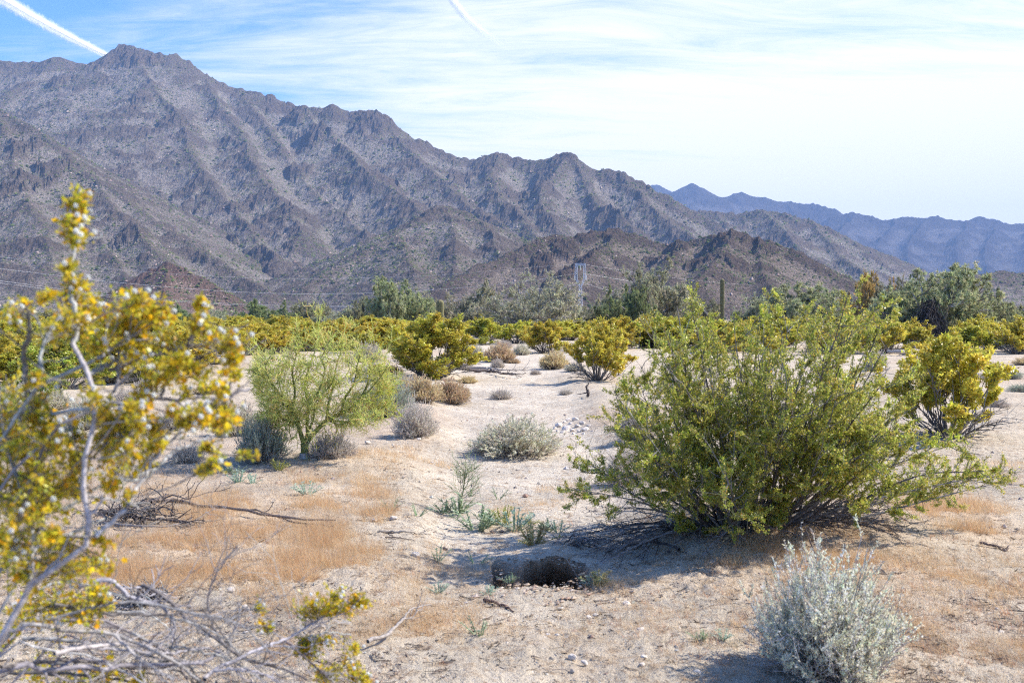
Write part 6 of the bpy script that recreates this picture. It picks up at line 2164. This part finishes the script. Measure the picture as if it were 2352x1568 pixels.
# ------------------------------------------------------------------ small green herbs, one by one
def herb_proto(seed, pal, H=1.0, n=11, per=18, leaf=0.11):
    rng = np.random.default_rng(seed)
    a = rng.uniform(0, 6.283, n)
    e = rng.uniform(0.6, 1.4, n)
    tip = np.stack([np.cos(a) * np.cos(e) * 0.55, np.sin(a) * np.cos(e) * 0.55, np.sin(e) * rng.uniform(0.7, 1.05, n)], 1)
    b0 = np.stack([np.cos(a) * 0.06, np.sin(a) * 0.06, a * 0 - 0.03], 1)
    P = bez(b0, b0 * 0.6 + tip * 0.4 + UP * 0.1, tip, 6)
    G = Geo()
    G.tubes(P, 0.014 * np.linspace(1.1, 0.5, 6)[None], 3, palette(rng, n, [pal[0][0]], [1]))
    F = Geo()
    leaf_along(rng, F, P, per, 0.1, 0.03, leaf, leaf * 0.34, *pal, fwd=0.6, up=0.5)
    return G.mesh('stem', M_DRYLEAF), F.mesh('foliage', M_DRYLEAF)


GRN = ([(0.42, 0.50, 0.32), (0.35, 0.45, 0.26), (0.52, 0.57, 0.40)], [3, 2, 2])
YGR = ([(0.48, 0.50, 0.16), (0.55, 0.50, 0.18), (0.40, 0.44, 0.15)], [2, 2, 1])
BLU = ([(0.45, 0.56, 0.45), (0.38, 0.50, 0.40), (0.54, 0.62, 0.50)], [2, 2, 1])
TANH = ([(0.60, 0.50, 0.25), (0.50, 0.45, 0.20), (0.66, 0.50, 0.26)], [2, 2, 1])
HERBS = [herb_proto(151, GRN), herb_proto(152, YGR, n=12), herb_proto(153, BLU, n=11), herb_proto(154, TANH, n=14, leaf=0.14), herb_proto(155, GRN, n=6, per=10)]
_h = random.Random(9)


def herb(u, v, h, k, label, wide=1.0, group=None):
    p = on(u, v)
    H = h / FPX * p[1]
    return place_proto(('h', k), HERBS[k], ('stem', 'foliage'), 'green_herb', label, 'plant', (p[0], p[1], p[2]), _h.uniform(0, 6.28), (H * wide, H * wide, H), group)


herb(1095, 1218, 42, 0, 'pale green herb clump at the wash edge, left of the tall pair', 1.5)
herb(1120, 1208, 34, 0, 'shorter pale green herb clump joined to the right of the left clump', 1.2)
herb(1182, 1218, 58, 2, 'tallest blue green herb of the clumps above the burrow', 0.9)
herb(1155, 1205, 44, 1, 'yellow green herb left of the tallest blue green one', 1.0)
herb(1218, 1205, 22, 1, 'tiny bright green herb right of the tallest blue green one', 0.9)
herb(1282, 1222, 30, 2, 'small herb at the shadow edge above the burrow', 1.0)
herb(1262, 1218, 22, 0, 'small green herb left of the one at the shadow edge', 1.3)
herb(1225, 1252, 52, 3, 'tan brown tuft right above the burrow', 1.0)
herb(1170, 1338, 30, 0, 'green sprig on the left rim of the burrow', 0.8)
herb(1378, 1345, 40, 3, 'tan tuft on the right rim of the burrow', 0.9)
herb(1358, 1345, 34, 2, 'green sprig left of the tan tuft on the right rim', 0.8)
herb(1050, 1180, 36, 0, 'dark green leafy herb at the foot of the thin weed, left side', 1.4)
herb(1020, 1178, 26, 0, 'dark leafy herb farther left of the thin weed', 1.2)
herb(1005, 1290, 48, 4, 'sparse green herb left of the burrow, left one', 0.8)
herb(1094, 1300, 42, 4, 'sparse green herb left of the burrow, right one', 0.8)
herb(1008, 1362, 34, 2, 'grey green herb down left of the burrow', 0.8)
herb(1124, 1368, 36, 2, 'grey green herb below the left rim of the burrow', 0.7)
herb(1100, 1460, 46, 4, 'grey sparse herb in the bottom centre litter', 1.0)
herb(1608, 1470, 44, 0, 'thin green herb left of the saltbush, left one', 0.6)
herb(1660, 1468, 44, 2, 'thin green herb left of the saltbush, right one', 0.6)
herb(705, 1138, 22, 2, 'rounded blue green herb behind the orange grass', 1.6)
herb(548, 1110, 26, 2, 'pale blue green herb left below the palo verde', 1.3)
herb(580, 1112, 18, 2, 'small pale blue herb right of the one below the palo verde', 1.4)
herb(592, 1062, 50, 2, 'pale blue grey leafy plant in the shade left of the palo verde trunk', 1.0)
herb(520, 1085, 24, 0, 'small green herb at the left end of the palo verde shade')
herb(900, 1170, 30, 4, 'thin herb in the gravel left of the leafy weed foot')
herb(960, 1185, 30, 4, 'thin herb between the flat stone and the weed foot')
herb(1145, 1145, 26, 4, 'faint green herb on the wash right of the weed')
herb(1080, 1140, 24, 4, 'faint green herb on the wash just right of the weed stalk')
herb(540, 1090, 20, 0, 'small green herb at the shade edge left of the trunk', 1.4)
herb(640, 1080, 18, 1, 'yellow green herb at the shade edge near the trunk', 1.6)


def weed():
    """tall thin branching weed with a pale stalk"""
    rng = np.random.default_rng(161)
    c = np.array(on(1062, 1178))
    Y = c[1]
    t = thing('tall_weed', 'thin pale green branching weed standing alone in the wash', 'plant', tuple(c))
    p = smooth_path(np.vstack([[0, 0, -0.02], [at(u, v, Y) - c for (u, v) in ((1060, 1150), (1064, 1125), (1068, 1100), (1075, 1078))]]), 8)
    G = Geo()
    G.tubes(p[None], 0.007 * np.linspace(1.1, 0.35, 8)[None], 5, (0.40, 0.42, 0.24))
    G.obj('stem', M_DRYLEAF, t, True)
    P2, L2 = grow(rng, p[None], 22, 0.2, 1.0, 0.22, 0.5, 0.75, 0.25, 5, 0.08)
    P3, L3 = grow(rng, P2, 7, 0.25, 1.0, L2 * 0.5, 0.6, 0.7, 0.1, 4, 0.08)
    G = Geo()
    G.tubes(P2, 0.0028 * np.linspace(1.1, 0.5, 5)[None], 3, palette(rng, len(P2), [(0.36, 0.40, 0.22), (0.42, 0.42, 0.26)], [1, 1]))
    G.tubes(P3, 0.0017, 3, palette(rng, len(P3), [(0.36, 0.42, 0.22), (0.44, 0.44, 0.28)], [1, 1]))
    G.obj('twig', M_DRYLEAF, t, kind='stuff')
    F = Geo()
    leaf_along(rng, F, P3, 3, 0.3, 0.01, 0.014, 0.006, *GRN)
    F.obj('foliage', M_DRYLEAF, t, kind='stuff')


weed()


# ------------------------------------------------------------------ fallen branches and sticks
def stick(pts, r, label, name='fallen_branch', tone=(0.20, 0.17, 0.15), side=3, lift=0.01, cat='branch', seed=0, air=None, sidelen=0.35):
    rng = np.random.default_rng(170 + seed)
    W = []
    for i, (u, v) in enumerate(pts):
        if air:
            W.append(at(u, v, air))
        else:
            q = on(u, v)
            q[2] += lift + r
            W.append(q)
    W = np.array(W)
    c = W[0].copy()
    if not air:
        c[2] = ground_n(c[0], c[1])
    p = smooth_path(W - c, 22)
    p[1:-1] += rng.normal(0, r * 0.35, (20, 3))
    t = thing(name, label, cat, tuple(c))
    G = Geo()
    G.tubes(p[None], r * np.linspace(1.15, 0.4, 22)[None] * (1 + 0.08 * rng.normal(size=22))[None], 7, tone)
    G.obj('stem', M_BARK, t, True)
    if side:
        S, l = grow(rng, p[None], side, 0.15, 0.95, plen(p[None])[0] * sidelen, 0.9, 0.45, 0.0, 8, 0.06, 0.0)
        gz = ground_z(S[:, :, 0] + c[0], S[:, :, 1] + c[1]) - c[2] + 0.012
        S[:, :, 2] = np.clip(S[:, :, 2], gz, gz + 0.10)
        for k in range(side):
            G = Geo()
            G.tubes(S[k:k + 1], r * 0.42 * np.linspace(1.1, 0.4, 8)[None], 5, tone)
            Q, _ = grow(rng, S[k:k + 1], 4, 0.2, 1, l[k] * 0.35, 0.8, 0.6, 0.05, 5, 0.08)
            G.tubes(Q, r * 0.2, 3, tone)
            G.obj('twig', M_BARK, t)
    return t


stick([(226, 1198), (290, 1186), (345, 1170), (375, 1164), (420, 1172), (480, 1182), (560, 1190), (610, 1200), (665, 1211), (720, 1213), (772, 1213)], 0.017, 'longest fallen branch, weathered grey brown, lying across the orange grass', tone=(0.17, 0.135, 0.12), side=5, lift=0.045, seed=1, sidelen=0.3)
stick([(232, 1182), (270, 1196), (330, 1202), (400, 1206), (470, 1212)], 0.014, 'dark fallen branch under the upper end of the longest one', tone=(0.10, 0.08, 0.075), side=5, lift=0.02, seed=2)
stick([(240, 1210), (300, 1216), (370, 1218), (450, 1208), (520, 1200)], 0.009, 'thin grey fallen branch below the dark one in the grass', tone=(0.28, 0.25, 0.23), side=4, lift=0.02, seed=3)
stick([(345, 1172), (370, 1160), (388, 1152)], 0.015, 'short broken stub at the top of the longest fallen branch', tone=(0.14, 0.11, 0.10), side=0, lift=0.05, seed=4)
stick([(668, 1212), (640, 1226), (612, 1240), (600, 1247)], 0.007, 'forked grey twig below the right end of the longest fallen branch', tone=(0.30, 0.27, 0.25), side=2, seed=5)
stick([(515, 1238), (570, 1238), (612, 1236), (650, 1230)], 0.005, 'thin straight grey twig lying in the grass', tone=(0.32, 0.28, 0.26), side=1, seed=6)
stick([(1075, 851), (1110, 853), (1150, 857), (1190, 858), (1225, 858)], 0.035, 'long fallen branch across the upper wash, pale one', tone=(0.34, 0.30, 0.27), side=4, lift=0.06, seed=7)
stick([(1078, 857), (1128, 859), (1148, 864), (1182, 868)], 0.045, 'long fallen branch across the upper wash, darker lower one', tone=(0.17, 0.14, 0.13), side=4, lift=0.05, seed=8)
stick([(1112, 1383), (1140, 1392), (1165, 1402), (1180, 1412)], 0.009, 'short brown stick on the sand below the burrow', tone=(0.20, 0.12, 0.09), side=0, seed=9)
stick([(870, 1224), (905, 1226), (945, 1228), (990, 1232)], 0.009, 'pale straight stick left of the herbs', tone=(0.46, 0.39, 0.31), side=1, seed=10)
stick([(885, 1238), (920, 1240), (955, 1246)], 0.006, 'brown thin stick under the pale straight one', tone=(0.24, 0.18, 0.14), side=0, seed=11)
stick([(845, 1496), (880, 1484), (905, 1466), (925, 1445), (945, 1420), (990, 1408)], 0.009, 'curved pale driftwood like stick at the bottom centre left', tone=(0.40, 0.35, 0.31), side=1, lift=0.04, seed=12)
stick([(2250, 1252), (2285, 1258), (2308, 1272), (2318, 1258)], 0.008, 'dark forked twig on the orange grass at right', tone=(0.15, 0.11, 0.10), side=2, seed=13)
stick([(2040, 815), (2070, 818), (2098, 812), (2112, 822)], 0.06, 'pale dead branch in the clearing right of the big creosote', tone=(0.52, 0.47, 0.42), side=4, lift=0.1, seed=14)
stick([(1885, 1320), (1872, 1275), (1858, 1235), (1846, 1203)], 0.007, 'dark dead stalk standing behind the saltbush', name='dead_stalk', tone=(0.12, 0.095, 0.085), side=2, seed=15, cat='stalk', air=on(1880, 1330)[1], sidelen=0.25)
stick([(1350, 911), (1351, 900), (1347, 890), (1352, 880)], 0.03, 'small dark dead stump right of the upper wash', name='dead_stump', tone=(0.10, 0.08, 0.075), side=4, seed=16, cat='stump', air=on(1350, 911)[1], sidelen=0.5)
stick([(2205, 1015), (2250, 985), (2290, 975), (2325, 982)], 0.012, 'grey low dead branch at the right foot of the olive gold creosote', tone=(0.30, 0.28, 0.26), side=5, lift=0.05, seed=17)
stick([(1560, 1275), (1530, 1262), (1490, 1258), (1430, 1268), (1390, 1280)], 0.010, 'black fallen branch in the shade between burrow and big creosote', tone=(0.09, 0.075, 0.07), side=6, lift=0.03, seed=18)


def twig_pile(u, v, w, n, label, seed, tone):
    rng = np.random.default_rng(seed)
    c = np.array(on(u, v))
    R = w / FPX * c[1]
    t = thing('twig_pile', label, 'dead wood', tuple(c))
    a = rng.uniform(0, 6.283, n)
    p0 = np.stack([rng.normal(0, R * 0.5, n), rng.normal(0, R * 0.4, n), rng.uniform(0, R * 0.5, n)], 1)
    p2 = p0 + np.stack([np.cos(a) * R * 0.8, np.sin(a) * R * 0.8, rng.normal(0, R * 0.2, n)], 1)
    p2[:, 2] = np.abs(p2[:, 2])
    P = bez(p0, p0 * 0.5 + p2 * 0.5 + UP * R * 0.3, p2, 7)
    Q, _ = grow(rng, P, 5, 0.1, 1, R * 0.6, 0.7, 0.8, 0.0, 5, 0.1)
    G = Geo()
    G.tubes(P, 0.0045, 4, palette(rng, n, tone, [1] * len(tone)))
    G.obj('branch', M_BARK, t, kind='stuff')
    G = Geo()
    G.tubes(Q, 0.002, 3, palette(rng, len(Q), tone, [1] * len(tone)))
    G.obj('twig', M_BARK, t, kind='stuff')


stick([(1172, 1272), (1190, 1290), (1200, 1312)], 0.004, 'thin root hanging over the left lip of the burrow', name='root', tone=(0.22, 0.17, 0.13), side=2, seed=31, cat='root', air=on(1180, 1285)[1] + 0.02, sidelen=0.4)
stick([(1300, 1282), (1312, 1300), (1330, 1330)], 0.004, 'pale root crossing the right side of the burrow mouth', name='root', tone=(0.42, 0.36, 0.30), side=2, seed=32, cat='root', air=on(1310, 1300)[1] - 0.05, sidelen=0.4)
twig_pile(330, 1388, 48, 46, 'grey tangle of dead twigs under the arching low branches at left', 181, [(0.30, 0.27, 0.26), (0.17, 0.15, 0.14), (0.40, 0.37, 0.35)])
twig_pile(300, 1200, 70, 40, 'dark pile of dead twigs at the upper end of the longest fallen branch', 182, [(0.10, 0.085, 0.08), (0.2, 0.175, 0.16)])
twig_pile(1330, 1262, 45, 26, 'small black twig pile at the tip of the shade above the burrow', 183, [(0.10, 0.085, 0.08), (0.22, 0.2, 0.19), (0.36, 0.34, 0.33)])


# ------------------------------------------------------------------ contrails, ice cloud ribbons ten kilometres up
def contrail_mat():
    m = new_mat('contrail_ice')
    nt = m.node_tree
    out = node(nt, 'ShaderNodeOutputMaterial')
    at_ = node(nt, 'ShaderNodeAttribute', attribute_name='col')
    sep = node(nt, 'ShaderNodeSeparateColor')
    nt.links.new(at_.outputs['Color'], sep.inputs[0])
    tc = node(nt, 'ShaderNodeTexCoord')
    n = noise_n(nt, tc.outputs['Object'], 0.0045, 6, 0.65)
    n2 = noise_n(nt, tc.outputs['Object'], 0.0009, 3, 0.5)
    a = math_n(nt, 'ADD', sep.outputs[0], math_n(nt, 'MULTIPLY_ADD', n, 1.3, -0.75))
    a = smooth_n(nt, a, 0.05, 0.75, 0.0, 0.75)
    a = math_n(nt, 'MULTIPLY', a, sep.outputs[1])
    a = math_n(nt, 'MULTIPLY', a, smooth_n(nt, n2, 0.25, 0.6, 0.65, 1.0))
    d = node(nt, 'ShaderNodeBsdfDiffuse')
    d.inputs['Color'].default_value = (0.95, 0.95, 0.95, 1)
    t2 = node(nt, 'ShaderNodeBsdfTranslucent')
    t2.inputs['Color'].default_value = (0.95, 0.95, 0.95, 1)
    mx0 = node(nt, 'ShaderNodeMixShader')
    mx0.inputs[0].default_value = 0.5
    nt.links.new(d.outputs[0], mx0.inputs[1])
    nt.links.new(t2.outputs[0], mx0.inputs[2])
    tr = node(nt, 'ShaderNodeBsdfTransparent')
    mx = node(nt, 'ShaderNodeMixShader')
    nt.links.new(a, mx.inputs[0])
    nt.links.new(tr.outputs[0], mx.inputs[1])
    nt.links.new(mx0.outputs[0], mx.inputs[2])
    nt.links.new(mx.outputs[0], out.inputs[0])
    return m


M_TRAIL = contrail_mat()


def contrail(pts, label):
    """pts: (u, v, half width px, strength); sheets crossed along the axis at 9.5 km height"""
    Z = 9500.0
    C = []
    for (u, v, w, s) in pts:
        d = ray(u, v)
        k = (Z - CAM_Z) / d[2]
        C.append((np.array([0, 0, CAM_Z]) + d * k, w / FPX * k, s))
    P = smooth_path([q[0] for q in C], 40)
    n = np.linspace(0, 1, len(C))
    W = np.interp(np.linspace(0, 1, 40), n, [q[1] for q in C])
    S = np.interp(np.linspace(0, 1, 40), n, [q[2] for q in C])
    c = P[0].copy()
    P = P - c
    T = unit(np.gradient(P, axis=0))
    e1 = unit(np.cross(T, UP))
    e2 = np.cross(e1, T)
    G = Geo()
    for ang in (-0.5, 0.35, 1.15, 1.9):
        dvec = math.cos(ang) * e1 + math.sin(ang) * e2
        o = np.linspace(-1, 1, 9)
        V = P[:, None] + dvec[:, None] * (o[None, :, None] * W[:, None, None])
        i = np.arange(39)[:, None] * 9
        j = np.arange(8)[None]
        Q = np.stack([i + j, i + j + 1, i + 9 + j + 1, i + 9 + j], -1)
        col = np.stack([np.repeat((1 - np.abs(o) ** 1.5)[None], 40, 0), np.repeat(S[:, None], 9, 1), np.zeros((40, 9))], -1)
        G.add(V.reshape(-1, 3), Q=Q.reshape(-1, 4), col=col.reshape(-1, 3))
    o = G.obj('contrail', M_TRAIL, None, True, None, tuple(c))
    tag(o, label, 'contrail')


contrail([(-160, -90, 34, 1.0), (0, -4, 26, 1.0), (80, 42, 22, 1.0), (150, 80, 19, 1.0), (205, 108, 15, 1.0), (245, 128, 12, 0.9), (300, 156, 11, 0.8)], 'thick white contrail slanting down to the main peak at upper left')
contrail([(1005, -45, 12, 0.95), (1040, 0, 14, 0.95), (1065, 32, 16, 0.8), (1095, 60, 17, 0.55), (1125, 82, 18, 0.22), (1165, 108, 20, 0.0)], 'short fading contrail at the top centre of the sky')
